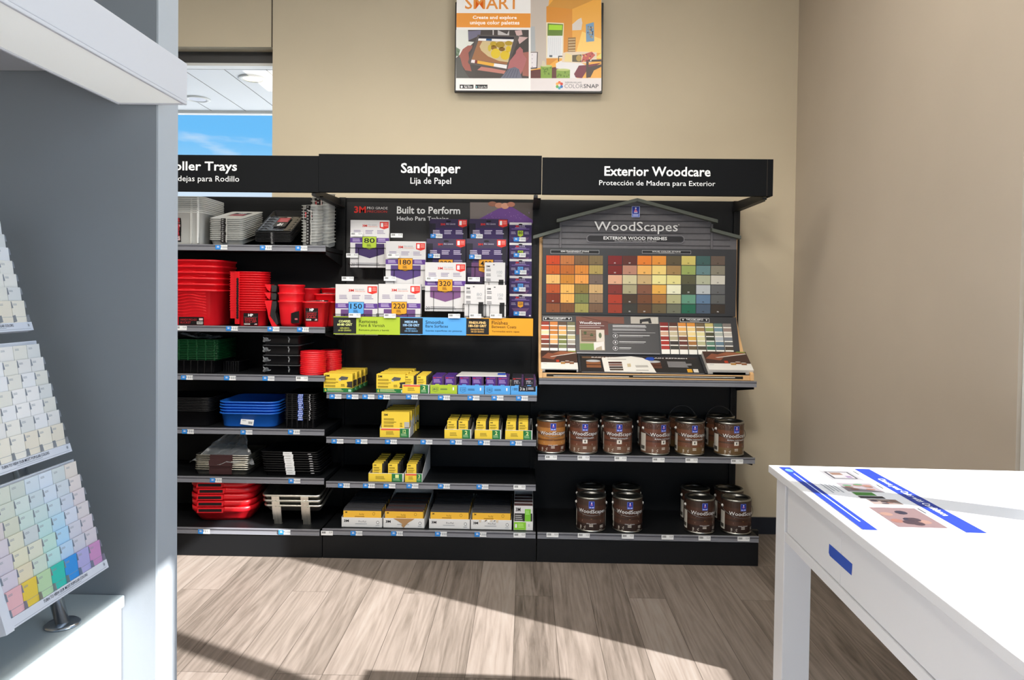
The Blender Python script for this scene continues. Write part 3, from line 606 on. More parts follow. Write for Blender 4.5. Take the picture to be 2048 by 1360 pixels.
gab = [s.p(1277, 400), s.p(1433, 441), s.p(1423, 444)]
g0 = s.p(1276, 402); gl = s.p(1121, 445); gr = s.p(1423, 445); l1 = s.p(1121, 461); l0 = s.p(1081, 475); r1 = s.p(1423, 461); r0 = s.p(1462, 474)
sb = MB(Matrix.Translation((0, YB, 0)) @ FRONT)
outline = [(xl, z497), (xr_, z497), (xr_, r0[1]), r1, gr, g0, gl, l1, (xl, l0[1])]
sb.prism(outline, -.03, 0, M_sid, 'z')
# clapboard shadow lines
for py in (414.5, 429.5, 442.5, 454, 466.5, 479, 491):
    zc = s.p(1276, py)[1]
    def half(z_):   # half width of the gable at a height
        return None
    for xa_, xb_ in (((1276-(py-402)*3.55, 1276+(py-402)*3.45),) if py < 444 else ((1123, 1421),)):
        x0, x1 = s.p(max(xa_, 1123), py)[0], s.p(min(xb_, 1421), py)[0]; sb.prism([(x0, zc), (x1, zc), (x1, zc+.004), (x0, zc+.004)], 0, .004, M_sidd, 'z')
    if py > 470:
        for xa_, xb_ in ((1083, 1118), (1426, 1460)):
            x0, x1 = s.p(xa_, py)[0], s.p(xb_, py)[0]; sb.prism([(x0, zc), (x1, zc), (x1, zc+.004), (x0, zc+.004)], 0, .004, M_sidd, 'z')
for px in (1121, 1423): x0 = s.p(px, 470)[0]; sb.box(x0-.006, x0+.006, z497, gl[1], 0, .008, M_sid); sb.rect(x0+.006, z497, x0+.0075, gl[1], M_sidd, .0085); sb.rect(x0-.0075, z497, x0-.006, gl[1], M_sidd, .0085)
sb.build('siding_panel', wd)
def trim(a, b_, nm='roof_trim'):
    q = PF(YB-.045); p0, p1 = q.p(*a), q.p(*b_); h = .020; m = MB(Matrix.Translation((0, YB-.045, 0)) @ FRONT)
    m.prism([(p0[0], p0[1]-h), (p1[0], p1[1]-h), p1, p0], -.06, 0, M_roof, 'z'); m.build(nm, wd, .001)
trim((1113.5, 438), (1274.8, 396)); trim((1275, 396), (1436, 439)); trim((1066.5, 471), (1121.5, 455)); trim((1424, 456), (1482.5, 471.5))
a = PF(YB-.0095); SWB = flat('2b46b0'); SWP = flat('c890b8')
a.R(1263.5, 412.5, 1279.5, 434.5, flat('b9c4ee'), 0); a.R(1264.5, 413.5, 1278.5, 427.5, flat('2438a0'), .0006); a.R(1264.5, 428, 1278.5, 433.8, flat('4f6ad0'), .0006)
a.D(1271.5, 416.5, 1.6, 1.6, flat('e6ecff'), .0010); a.P([(1271, 417), (1275.5, 424), (1267.5, 424)], flat('d07a98'), .0010); a.R(1268, 424, 1275, 426, flat('b9c4ee'), .0010); a.L(1266, 428.8, 1277, 433.4, 2, flat('e6ecff'), .001, rag=.05)
a.T('WoodScapes', 1188.5, 443.5, 1355.5, 468, M_white, .0012, .004); a.D(1357.5, 449.5, 1, 1, M_white)
def pill(px0, py0, px1, py1, m, z):
    x0, z0 = a.p(px0, (py0+py1)/2)[0], a.p((px0+px1)/2, py1)[1]; x1, z1 = a.p(px1, (py0+py1)/2)[0], a.p((px0+px1)/2, py0)[1]; r = (z1-z0)/2; c = (z0+z1)/2
    a.poly([(x1-r+r*math.sin(t), c+r*math.cos(t)) for t in [math.pi*k/10 for k in range(11)]] + [(x0+r-r*math.sin(t), c-r*math.cos(t)) for t in [math.pi*k/10 for k in range(11)]], m, z)
pill(1173, 470, 1369, 486, flat('8a898f'), .0004); pill(1174, 471, 1368, 485, flat('4c4c52'), .0006); pill(1175.5, 472.5, 1366.5, 483.5, flat('2c2c30'), .0008)
a.T('EXTERIOR WOOD FINISHES', 1207, 473.3, 1334, 479.8, M_white, .0012, .02); a.T('ACABADOS EXTERIORES DE MADERA', 1229, 481, 1313, 483.2, flat('c8c8cc'), .0012)
a.build('sign_lettering', wd)
# color board with its glued chips
s = PF(.398); zb_ = s.p(1270, 631)[1]
cb = MB(); cb.box(xl, xr_, .398, .43, zb_, z497, M_bd)
cb.M = s.M
def boxed(P_, px0, py0, px1, py1, tx, sub, fr='9ea0a4'):
    P_.R(px0, py0, px1, py1, flat(fr), .0006); P_.R(px0+.8, py0+.8, px1-.8, py1-.8, flat('222326'), .0009); P_.T(tx, *tx_box(px0, py0, px1, py1), M_white, .0014, .015)
    P_.L((px0+px1)/2-(px1-px0)*.16, py0+(py1-py0)*.66, (px0+px1)/2+(px1-px0)*.16, py1-(py1-py0)*.15, 1, flat('b8b8bc'), .0014, rag=0)
def tx_box(px0, py0, px1, py1): c = (px0+px1)/2; w_ = (px1-px0)*.29; return (c-w_, py0+(py1-py0)*.2, c+w_, py0+(py1-py0)*.58)
cbp = PF(.398); cbp.__dict__.update(v=cb.v, f=cb.f, m=cb.m, sm=cb.sm, mats=cb.mats)
boxed(cbp, 1101, 500, 1198.5, 507.5, 'SEMI-TRANSPARENT STAINS', 0); boxed(cbp, 1284, 501, 1382, 507.5, 'SOLID COLOR STAINS', 0)
cbo = cbp.build('color_board', wd)
SEMI = [['b0401f', 'a8693c', '6e543c', '6f5f44'], ['b4531f', 'a9602a', 'c07a35', '9c8a52'], ['dca765', 'b67a30', 'd2904a', '6a5d55'], ['a8502a', 'dca457', '7d6a3a', 'b99a6c'], ['6e3022', 'd7a055', '6c7448', '8a725a'], ['7b4a30', '6e4a30', '8f8a50', '6c5544']]
SOLID = [['6c2426', '552f2a', 'c9742f', 'c88337', '544c3a', 'b9ac62', '3c5856', '5c5048'], ['6e2826', 'a67a68', 'dba45c', 'd9bd74', '93774e', '8a9a5a', '5f7c80', '7d7a6c'], ['c89a80', 'bcb592', 'b59c72', 'e0cf90', 'cfc888', '54543f', 'a3a891', 'bdbcb2'], ['733430', '9a9578', '765040', 'd0a04e', 'd8d8bc', '3b3f34', 'aab0b4', '5c5e60'], ['9a3a2a', '44382f', '684430', '96693a', 'a3a37c', '5c8a76', '5a7490', '585a5a'], ['8a3a2c', '3a3a36', '55402f', '60563f', '65695a', '275f4c', '475668', '38322c']]
def brt(h, k=1.17): return '%02x%02x%02x' % tuple(min(250, int(int(h[i:i+2], 16)*k)) for i in (0, 2, 4))
def chips(grid, x0, x1, y0, y1, seed, plank):
    R = random.Random(seed); nr, nc = len(grid), len(grid[0]); cw, chh = (x1-x0)/nc, (y1-y0)/nr
    for r in range(nr):
        for c in range(nc):
            q = PF(.3978); h = brt(grid[r][c]); m = flat(h, .6)
            a0, a1, b0, b1 = x0+c*cw+.5, x0+(c+1)*cw-.9, y0+r*chh+.5+c*.12, y0+(r+1)*chh-.9+c*.12
            X0, X1 = q.p(a0, (b0+b1)/2)[0], q.p(a1, (b0+b1)/2)[0]; Z0, Z1 = q.p((a0+a1)/2, b1)[1], q.p((a0+a1)/2, b0)[1]
            q.box(X0, X1, Z0, Z1, 0, .003, m)
            if plank:
                dk = '%02x%02x%02x' % tuple(int(int(h[i:i+2], 16)*.8) for i in (0, 2, 4))
                for k in range(1, 5): xx = X0+(X1-X0)*k/5+R.uniform(-.002, .002); q.rect(xx, Z0, xx+.001, Z1, flat(dk), .0032)
            lum = sum(int(h[i:i+2], 16) for i in (0, 2, 4)); q.lines(X0+.034*(X1-X0)/.08, Z0+.006, X1-.034*(X1-X0)/.08, Z0+.014, 2, M_white if lum < 230 else flat('3a3428'), .0034, rag=.2, seed=r*9+c)
            q.build('color_chip', cbo)
chips(SEMI, 1092, 1206.5, 510.5, 625.5, 1, True); chips(SOLID, 1215.5, 1450.5, 511, 627, 2, False)
# sloping front with take-home strips and the info panel
A_ = atY(1270, 632, .385); B_ = atY(1270, 709, .285)
t1 = math.atan2(.385-.285, A_.z-B_.z); P1 = (1.8, .285, B_.z)
s = PP(P1, t1); top = (A_-Vector(P1)).dot(s.ey)
s.box(xl-1.8, xr_-1.8, 0, top, -.02, 0, M_bd); boxed(s, 1086.5, 634, 1143.5, 641.5, 'TAKE HOME SAMPLES', 0, 'd8d8d8'); boxed(s, 1360, 636, 1418.5, 644.5, 'TAKE HOME SAMPLES', 0, 'd8d8d8')
for px, py in ((1091.5, 637.5), (1138, 637.8), (1366, 640), (1413, 640.5)): s.P([(px-2, py-1.6), (px+2, py-1.6), (px, py+1.8)], M_white, .0015)
s.build('sample_panel', wd)
s = PP(P1, t1)
x0, y0 = s.p(1151.5, 671); x1, y1 = s.p(1317, 671); zt2, zb2 = s.p(1235, 634)[1], s.p(1235, 707.5)[1]
s.box(x0, x1, zb2, zt2, 0, .008, pm('dark_info_panel', (58, 58, 62), .45)); s.rect(x0, zb2-.004, x1, zb2+.003, M_rail, .0085)
Zl = .0086
s.R(1152, 634.5, 1247.5, 648, flat('7c5044'), Zl); s.P([(1160, 634.5), (1225, 648), (1228, 648), (1165, 634.5)], flat('4a302a'), Zl+.0004); s.R(1152, 643, 1216, 670.5, flat('6b4440'), Zl+.0003)
s.R(1261, 634.8, 1316, 648.5, flat('b9b4ac'), Zl+.0003); s.P([(1279, 640), (1300, 637), (1303, 648), (1297, 648), (1296, 644), (1284, 645), (1283, 648), (1279, 648)], flat('2b2c30'), Zl+.0006)
for k in range(6): s.R(1303+k*2.4, 636, 1304+k*2.4, 648, flat('d8d6d0'), Zl+.0005)
s.T('WoodScapes', 1159, 644, 1201.5, 651, M_white, Zl+.001, .01); s.R(1158.5, 652.2, 1208, 652.8, M_white, Zl+.0008); s.L(1158.5, 655.5, 1200, 657.5, 1, flat('d0c4c0'), Zl+.0008, rag=0)
s.R(1159, 660, 1209, 701.5, flat('b6a894'), Zl+.0006); s.R(1162, 661, 1192, 684, flat('54483c'), Zl+.0008)
for k in range(7): s.R(1163, 662+k*3.1, 1191, 663.2+k*3.1, flat('b08a70'), Zl+.0010)
s.D(1170, 667, 3.6, 2.6, flat('4a5a38'), Zl+.0014); s.D(1183, 671, 3.6, 2.6, flat('4a5a38'), Zl+.0014); s.R(1160, 688, 1188, 701, flat('7c9a58'), Zl+.0009); s.R(1192, 661, 1208.5, 684, flat('d8cfc4'), Zl+.0009); s.D(1200, 672, 3, 6, flat('5f6a50'), Zl+.0012)
s.P([(1187, 686), (1208, 684), (1208.5, 701), (1204, 701), (1203, 693), (1192, 697), (1191, 701), (1188, 701)], flat('e4e0dc'), Zl+.0013)
s.L(1225, 651.5, 1304, 656.5, 2, M_white, Zl, rag=.2); s.L(1225, 658.5, 1303, 663, 2, flat('c4c4c8'), Zl, rag=.2); s.R(1225, 666, 1310, 666.6, flat('c4c4c8'), Zl)
for k, py in enumerate((672.8, 685.5, 697.5)):
    s.D(1230.5, py, 5.2, 4.7, flat('d8d8dc'), Zl+.0002); s.D(1230.5, py, 4.5, 4.0, flat('3a3a3e'), Zl+.0005); s.D(1230.5, py, 1.6, 2.2, flat('d8d8dc'), Zl+.0008)
    s.L(1238, py-1.6, (1299, 1291, 1262)[k], py+.8, 1, M_white, Zl, rag=0); s.L(1238, py+1.4, (1285, 1288, 1260)[k], py+2.6, 1, flat('b0b0b4'), Zl, rag=0)
s.build('info_panel', wd)
COLS = [['8e3a30', 'b4512c', 'd8c8a0', 'a44a34', '70362e', '6c4a3a'], ['c07a42', 'b06a30', 'b8783a', 'd09a58', 'cc9a66', '4e3a34'], ['5c4a3c', 'c88c50', 'd0a468', '75703a', '6f7848', '6c7450'], ['6c6a50', 'a09a78', '7a766c', 'a8a078', '9a948a', '5c5050']]
COLS2 = [['7a2e2c', '7c2a28', 'c09a84', '8a3430', '9a3028', '9a3430'], ['4f322c', '9a7a68', 'b8ae94', 'a09a80', '3a3432', '3a3a34'], ['c88440', 'd4a260', 'b8a078', '6e4a3c', '5f3430', '5c443a'], ['c8883c', 'd8bc80', 'dcc890', 'c8a04c', '96693c', '60523f'], ['6a5a44', '8f7550', 'ccc694', 'c4c096', 'a8a884', '4a4840'], ['b8ac70', '8a9660', '4a4a38', '3a4238', '5f8070', '2f5a4c'], ['56706c', '6a8490', 'a0a8a0', 'a0a8b0', '5c7484', '4a5864'], ['7a7470', '8a7a74', 'b4b0aa', '70747a', '5c5e60', '443e38']]
SN = ['rust red', 'orange tan', 'brown and olive', 'grey green']; SN2 = ['deep red', 'taupe and black', 'tan and brown', 'golden', 'olive beige', 'green', 'blue grey', 'grey']
def strips(cols, names, xt, xb, yt, yb, where):
    n = len(cols)
    for k, cl in enumerate(cols):
        s = PP(P1, t1); f0, f1 = (k+.04)/n, (k+.93)/n
        c0, c1 = s.p(xt[0]+(xt[1]-xt[0])*f0, yt+k*.35), s.p(xt[0]+(xt[1]-xt[0])*f1, yt+k*.35); d0 = s.p(xb[0]+(xb[1]-xb[0])*f0, yb+k*.3); d1 = s.p(xb[0]+(xb[1]-xb[0])*f1, yb+k*.3)
        x0, x1 = (c0[0]+d0[0])/2, (c1[0]+d1[0])/2; z1, z0 = c0[1], max(d0[1], .004)
        s.box(x0, x1, z0, z1, .0, .006, M_chipw); hh = (z1-z0)/6.75
        for j, h in enumerate(cl): s.rect(x0, z1-(j+1)*hh+hh*.22, x1, z1-j*hh, flat(brt(h, 1.1), .6), .0063)
        o = s.build('sample_strip', root=(1.8, .3, 1.1)); tag(o, f'{names[k]} take-home color strip, {ORD[k]} from left in the {where} row of strips', 'color strip', f'take-home strips, {where} row')
strips(COLS, SN, (1081.5, 1151), (1082, 1152), 643.5, 706, 'short left'); strips(COLS2, SN2, (1319, 1462.5), (1322, 1468.5), 645.5, 708.5, 'long right')
# tray at the foot of the display
Bt = atY(1270, 713, .27); Ct = atY(1270, 747.5, .118); t2 = math.atan2(.27-.118, Bt.z-Ct.z); P2 = (1.8, .118, Ct.z)
s = PP(P2, t2); L2 = (Bt-Vector(P2)).length; s.box(xl-1.8, xr_-1.8, -.006, L2+.02, -.012, 0, M_bd)
for px0, px1 in ((1156.5, 1161), (1403, 1408)): s.box(s.p(px0, 730)[0], s.p(px1, 730)[0], 0, L2, 0, .012, M_bd)
s.box(xl-1.8, xr_-1.8, -.012, -.006, -.012, .010, M_bd)
s.build('tray', wd)
s = PF(.101); z0, z1 = zr, s.p(1290, 748)[1]; s.box(xl, xr_, z0, z1, -.012, 0, M_wood); s.R(1093, 750.3, 1486, 755.6, flat('26241f'), .0008)
s.L(1107, 751.6, 1258, 754.2, 1, flat('e8e6e0'), .0012, rag=0); s.L(1266, 753, 1470, 755.6, 1, flat('e8e6e0'), .0012, rag=0); s.build('front_strip', wd)
def placard(px0, px1, label, tint, seed):
    s = PP(P2, t2); x0, x1 = s.p(px0, 730)[0], s.p(px1, 730)[0]; y0, y1 = .004, L2-.008
    s.box(x0, x1, y0, y1, .0006, .003, pm('black_placard', (38, 38, 41), .45)); s.rect(x0, y0, x1, y0+.004, M_rail, .0033)
    W = x1-x0; H = y1-y0; s.rect(x0+.01, y1-.022, x0+W*.95, y1-.004, flat(tint), .0034)
    s.text('RAIN REFRESH', x0+W*.2, y1-.017, x0+W*.8, y1-.008, M_white, .0038, .02)
    cx, cy = x0+W*.22, y0+H*.5; s.rect(cx-.042, cy-.035, cx+.042, cy+.03, flat('8a5a3c' if seed == 1 else '5a3a30'), .0035); s.disc(cx, cy+.032, .042, .012, flat('b8bcc0'), .0038); s.rect(cx-.042, cy-.01, cx+.042, cy-.002, flat('4a2c20'), .0037)
    s.lines(x0+W*.45, y0+H*.35, x0+W*.85, y0+H*.72, 6, flat('b0b0b4'), .0035, seed=seed)
    if seed == 2: s.rect(x0+W*.74, y0+.012, x0+W*.82, y0+.045, flat('d8a030'), .0036); s.rect(x0+W*.84, y0+.012, x0+W*.92, y0+.045, flat('d8d4cc'), .0036)
    o = s.build('placard', root=(1.8, .2, 1.07)); tag(o, label, 'placard', 'placards in the display tray')
placard(1162, 1277, 'black printed placard lying in the display tray, partly under a white flyer', '6a5240', 1)
placard(1281, 1402, 'black printed placard in the display tray with small yellow print at right', '3c3230', 2)
s = PP(P2, t2); Fm = pm('white_flyer_paper', (232, 231, 226), .55)
c = [s.p(1203, 717), s.p(1262, 714), s.p(1284, 717), s.p(1298, 723), s.p(1312.5, 746.5), s.p(1209, 744.5)]
s.prism(c, .0042, .0052, Fm, 'z'); 
for k in range(4): s.P([(1216+k*1, 725+k*4.6), (1243+k*1, 725+k*4.6), (1244+k*1, 728.6+k*4.6), (1217+k*1, 728.6+k*4.6)], flat(('4a2c28', '7a5448', '3a3030', '54483f')[k]), .0056)
s.P([(1254, 729), (1261, 728.5), (1262, 735), (1255, 735.5)], flat('c8b898'), .0056); s.P([(1270, 732), (1295, 732), (1297, 736), (1272, 736.5)], flat('b8b6b2'), .0056); s.P([(1272, 741.5), (1297, 742), (1297.5, 742.8), (1272.5, 742.4)], flat('6a6864'), .0056); s.lines(*s.p(1215, 722), *s.p(1262, 719.5), 1, flat('a8a6a0'), .0056)
o = s.build('flyer', root=(1.75, .2, 1.08)); tag(o, 'white flyer lying over the two black placards in the display tray', 'flyer')
s = PP(P2, t2); s.prism([s.p(1289, 720), s.p(1294, 716.5), s.p(1305, 716), s.p(1309, 719), s.p(1306, 723), s.p(1297, 722.5)], .0057, .0061, pm('blue_painters_tape', (36, 78, 178), .6), 'z'); o = s.build('tape_scrap', root=(1.85, .25, 1.1)); tag(o, 'scrap of blue tape holding the white flyer corner', 'tape')
def brochures(px0, px1, side, n):
    s0 = PP(P2, t2); x0, x1 = s0.p(px0, 735)[0], s0.p(px1, 735)[0]; W = x1-x0; y1 = L2+.012; y0 = .002; H = y1-y0
    Wp = pm('white_brochure_paper', (230, 229, 225), .5); pr = None
    s = PP(P2, t2); s.box(0, W, 0, H, 0, .004, Wp); s.rect(0, H*.34, W, H, flat('4a3630'), .0042)
    s.poly([(W*.02, H*.6), (W*.2, H*.88), (W*.5, H*.78), (W*.35, H*.5)], flat('8a5440'), .0044); s.poly([(W*.3, H*.82), (W*.55, H*.97), (W*.98, H*.92), (W*.6, H*.74)], flat('9a6248'), .0044); s.poly([(W*.25, H*.66), (W*.3, H*.64), (W*.99, H*.86), (W*.97, H*.9)], flat('cfc8c0'), .0047)
    s.rect(W*.42, H*.36, W*.5, H*.48, flat('b8432c'), .0047); s.poly([(W*.75, H*.95), (W*.98, H*.93), (W*.98, H*.99), (W*.8, H)], flat('8a9a50'), .0047)
    for k in range(3): s.rect(W*(.54+.12*k), H*(.26+.05*(k % 2)), W*(.66+.12*k), H*(.37+.05*(k % 2)), flat(('b08040', '7a4c34', '8a5a3c')[k]), .0050); s.disc(W*(.60+.12*k), H*(.37+.05*(k % 2)), W*.06, H*.02, flat('c8c4bc'), .0052)
    s.rect(W*.06, H*.26, W*.16, H*.275, M_pgrey, .0044)
    base = s.build('brochure')
    me = base.data; off = Vector(P2)
    for v in me.vertices: v.co = v.co-off
    for k in range(n):
        o = base if k == 0 else bpy.data.objects.new('brochure', me)
        if k: COL.objects.link(o)
        o.location = off + s.n*(.0003+.0043*(n-1-k)) + Vector((x0+random.uniform(-.001, .001), 0, 0)) + s.ey*y0
        tag(o, f'brown and white house brochure, {rank(k, n)} in the {side} tray pile', 'brochure', f'brochures in the {side} tray pile')
brochures(1082, 1155, 'left', 6); brochures(1411, 1499, 'right', 8)
for px0, px1 in ((1090, 1153), (1426, 1491)):
    s = PF(.105); s.R(px0, 740 if px0 < 1200 else 745.5, px1, 748.5 if px0 < 1200 else 753, M_bd, 0); x0, z0 = s.p(px0, 749 if px0 < 1200 else 752); x1, z1 = s.p(px1, 740 if px0 < 1200 else 745.5); s.box(x0, x1, z0, z1, -.004, 0, M_bd); s.build('brochure_stop', wd)

# ---------------------------------------------------------------- paint cans
M_tin = pm('tin_rim', (176, 176, 170), .32, metal=1.0); M_lid = pm('dark_lid_metal', (120, 120, 118), .34, metal=1.0); M_wire = pm('bail_wire', (120, 122, 124), .3, metal=1.0); M_ear = pm('white_plastic_ear', (214, 214, 210), .4)
RC, HC = .0835, .195
def wrap(mb, r=RC):      # bend flat label artwork (x = arc length, y = height) round the can, facing the room
    out = []
    for x, y, z in mb.v: a = x/r; out.append(((r+z)*math.sin(a), -(r+z)*math.cos(a), y))
    mb.v = out; return mb
def brown_label(kind):
    c1, c2, c3 = {'amber': ('7a4c28', 'b0773c', '5a2f1e'), 'rain': ('4c3028', '6a4030', '6f5140'), 'dark': ('3c2a22', '4a3026', '2c1e1a'), 'rainolive': ('4c3426', '6c4430', '6b5334')}[kind]
    m = MB(); N_ = 40; bands = [(0.012, .05, c3), (.05, .075, c2), (.075, .085, c1), (.085, .110, c2), (.110, .125, c1), (.125, .15, c2), (.15, HC-.012, c1)]
    lm = lambda h: pm('label_'+h, h, .32, spec=.5, var=.12, vscale=26, coat=.25)
    for y0, y1, h in bands:
        for k in range(N_): m.rect(-.262+.524*k/N_, y0, -.262+.524*(k+1)/N_, y1, lm(h), 0)
    def band(x0, x1, y0, y1, mt, z):
        n = max(1, int((x1-x0)/.012)); [m.rect(x0+(x1-x0)*k/n, y0, x0+(x1-x0)*(k+1)/n, y1, mt, z) for k in range(n)]
    band(-.016, .016, .136, .176, flat('5c78dc'), .0004); band(-.0135, .0135, .146, .1735, flat('1f2f96'), .0007); m.disc(0, .167, .004, .004, flat('dfe6ff'), .001, 8); m.poly([(0, .167), (.008, .153), (-.008, .153)], flat('c48ac0'), .001); m.lines(-.012, .138, .012, .145, 2, flat('dfe6ff'), .001, rag=0)
    m.text('WoodScapes', -.079, .103, .086, .130, M_white, .0014, .006)
    if kind in ('rain', 'rainolive'):
        m.text('RAIN REFRESH', -.052, .091, .054, .099, M_white, .0014, .02); band(-.014, .014, .064, .087, flat('e8e4dc'), .0007); m.disc(0, .076, .004, .007, flat('4a4a44'), .001, 8)
        m.lines(-.05, .050, .05, .061, 2, flat('d8cfc4'), .001, rag=.06)
        R = random.Random(5)
        for k in range(60): x, y = R.uniform(-.11, .11), R.uniform(.168, .182) if k % 3 else R.uniform(.15, .182); m.disc(x, y, .0016, .0016, flat('9a8478'), .0006, 6)
    else:
        m.lines(-.05, .092, .05, .097, 1, flat('d8c8a8'), .001, rag=0); m.poly([(-.05, .073), (.0, .076), (.05, .086), (0, .078)], flat('b08850'), .001); m.lines(-.055, .058, .06, .068, 2, flat('c8b8a4'), .001, rag=.05)
        m.text('SOLID | SOLIDO', -.028, .047, .028, .053, M_white, .001, .01)
    for x0, x1, y0, n in ((-.068, -.03, .020, 3), (-.012, .016, .030, 2), (.05, .074, .024, 3)): m.lines(x0, y0, x1, y0+.016, n, flat('e6e0d6'), .001, seed=n)
    m.lines(-.07, .0135, -.03, .018, 1, flat('d8d0c4'), .001); m.lines(.045, .0135, .07, .018, 1, flat('d8d0c4'), .001)
    for x0, x1 in ((-.160, -.108), (.108, .160)): band(x0, x1, .02, .122, pm('white_label_panel', (206, 202, 192), .45), .0004); band(x0+.008, x1-.008, .03, .05, flat('45423c'), .0006); m.lines(x0+.006, .06, x1-.006, .115, 9, flat('a8a49a'), .0008)
    return wrap(m)
def make_can(kind, up):
    t = thing('paint_can', '-', 'paint can')
    MB().lathe([(RC-.004, 0), (RC+.0006, .001), (RC+.001, .006), (RC-.0006, .012)], M_tin).lathe([(RC-.0006, .012), (RC-.0006, HC-.012)], flat('2a2220', .4)).build('body', t)
    brown_label(kind).build('label', t)
    MB().lathe([(RC-.0006, HC-.012), (RC+.001, HC-.008), (RC+.0012, HC-.002), (RC-.003, HC), (RC-.010, HC-.002), (RC-.012, HC-.006)], M_tin).build('rim', t)
    MB().lathe([(RC-.010, HC-.005), (RC-.013, HC-.0015), (RC-.017, HC-.004), (RC-.021, HC-.008), (0, HC-.008)], M_lid).build('lid', t)
    for sx_ in (-1, 1): MB(Matrix.Translation((sx_*RC, 0, .150)) @ Matrix.Rotation(math.pi/2*sx_, 4, 'Y')).lathe([(.009, -.001), (.009, .003), (.005, .007), (0, .008)], M_ear if not up else M_wire, 14).build('ear', t)
    pa = []
    for k in range(25):
        a = math.pi*k/24; x = -(RC+.007)*math.cos(a); h = .072*math.sin(a)
        pa.append((x, (-.0925*math.sin(a) if not up else .02*math.sin(a)), .150+(-.052*math.sin(a)**.8 if not up else .098*math.sin(a))))
    if not up: pa = [(p[0], min(p[1], -math.sqrt(max(0, (RC+.004)**2-min(p[0]**2, (RC+.004)**2)))), p[2]) for p in pa]
    MB().tube(pa, .0014, M_wire, 6).build('bail_handle', t)
    return t
CAN = {}
def can(kind, px, py_front, zsurf, yc, label, rz=0., up=False, group='paint cans on the right unit'):
    key = (kind, up); q = atY(px, py_front, yc)
    if key not in CAN:
        CAN[key] = make_can(kind, up); o = CAN[key]; o.location = (q.x, yc, zsurf); o['label'] = label; o['group'] = group; o.rotation_euler = (0, 0, rz)
    else: o = dup(CAN[key], (q.x, yc, zsurf), label, group, (0, 0, rz))
    return o
ZA, ZBs = .5802, .1632; YA, YA2, YB1, YB2 = .205, .385, .105, .300
G1, G2 = 'cans on the upper can shelf', 'cans on the bottom can shelf'
can('amber', 1102, 870, ZA, YA, 'amber wood-grain paint can, leftmost front can on the upper can shelf', .12, group=G1)
can('rain', 1167, 870, ZA, YA, 'brown paint can with cream emblem, second front can of the upper can shelf', .03, group=G1)
can('rain', 1235, 870, ZA, YA, 'brown paint can with cream emblem, third front can of the upper can shelf', 0, group=G1)
can('rain', 1310.5, 870, ZA, YA, 'brown paint can turned right showing its white side panel, upper can shelf', .42, group=G1)
can('rainolive', 1379.5, 870, ZA, YA, 'olive-brown paint can with cream emblem, fifth front can, upper can shelf', .12, group=G1)
can('rainolive', 1458, 872, ZA, YA, 'olive-brown paint can at the right end of the upper can shelf', .25, group=G1)
for (px, k, up, lb) in ((1103, 'amber', False, 'behind the amber front can'), (1160, 'rain', False, 'behind the second front can'), (1229, 'rain', False, 'behind the third front can'), (1303, 'rain', False, 'behind the can turned right'), (1365, 'rainolive', True, 'with raised wire handle, behind the fifth front can'), (1440, 'rainolive', True, 'with raised wire handle, behind the right end can')):
    can(k, px, 860, ZA, YA2, f'dark paint can {lb}, upper can shelf', .1, up, G1)
for px, rz, lb in ((1182, -.06, 'leftmost front can on the bottom can shelf'), (1255, 0.02, 'second front can on the bottom can shelf'), (1399, .12, 'third front can on the bottom can shelf'), (1472, .2, 'right end front can on the bottom can shelf')): can('dark', px, 1030, ZBs, YB1, f'dark brown paint can, {lb}', rz, group=G2)
for px, lb in ((1181, 'leftmost'), (1252, 'second'), (1390, 'third'), (1457, 'right end')): can('dark', px, 1020, ZBs, YB2, f'dark brown paint can behind the {lb} front can, bottom can shelf', .15, group=G2)
# ---------------------------------------------------------------- sandpaper display, middle unit
SIDE = Matrix(((0, 0, 1, 0), (1, 0, 0, 0), (0, 1, 0, 0), (0, 0, 0, 1)))     # artwork on a face looking to the right
M_red = flat('d8332c'); M_wirek = pm('black_wire', (20, 20, 22), .4, spec=.5); M_yel = flat('f0cf46'); M_grn = flat('2c7a44'); M_pur = flat('5b3a8c'); M_pdk = flat('3a2a5c')
M_pw = pm('white_pack_card', (214, 213, 215), .5); M_pp = pm('dark_purple_pack', (52, 40, 74), .38, spec=.45); M_lime = flat('aec83c'); M_org = flat('e6a22c'); M_sky = flat('5aa8ec')
sd = thing('sandpaper_display', 'black sandpaper display with wire baskets and a striped grit banner, middle unit', 'display', (.62, .4, 1.3), world=True)
s = PF(.468); x0, z1 = s.p(694, 404); x1, _ = s.p(1067, 404); z0 = s.p(880, 640)[1]
s.box(x0, x1, z0, z1, -.012, 0, pm('black_header_board', (34, 34, 37), .5))
s.T('3M', 708.5, 412.5, 732, 426, M_red, .001, .03); s.T('PRO GRADE', 734.3, 413.7, 775.4, 418.6, flat('d8d8da'), .001); s.T('PRECISION', 734.3, 420.9, 774, 425.6, flat('c23a34'), .001)
s.T('Built to Perform', 793.9, 413.2, 920.3, 427.8, M_white, .001, .018); s.T('Hecho Para Trabajar', 793.9, 433, 897, 444, M_white, .001, .01)
s.R(940, 405, 1065.5, 447, flat('5c5452'), .0006); s.P([(940, 405), (990, 405), (1000, 420), (960, 447), (940, 447)], flat('7a7270'), .0008); s.P([(962, 436), (999, 416), (1018, 410), (1065.5, 440), (1065.5, 447), (940, 447)], flat('6f4a90'), .0010)
for cx, cy, rx, ry, c in ((985, 408, 9, 5, '9a6a58'), (998, 411, 8, 5.5, 'c89078'), (1010, 412, 8, 6, 'd8a088'), (1022, 409, 8, 5, 'b87c68')): s.D(cx, cy, rx, ry, flat(c), .0013+cx*1e-6)
for k in range(26): s.D(970+random.random()*90, 424+random.random()*20, .8, .7, flat('9a78b8'), .0012, 6)
s.build('header_board', sd)
s = PF(.142)
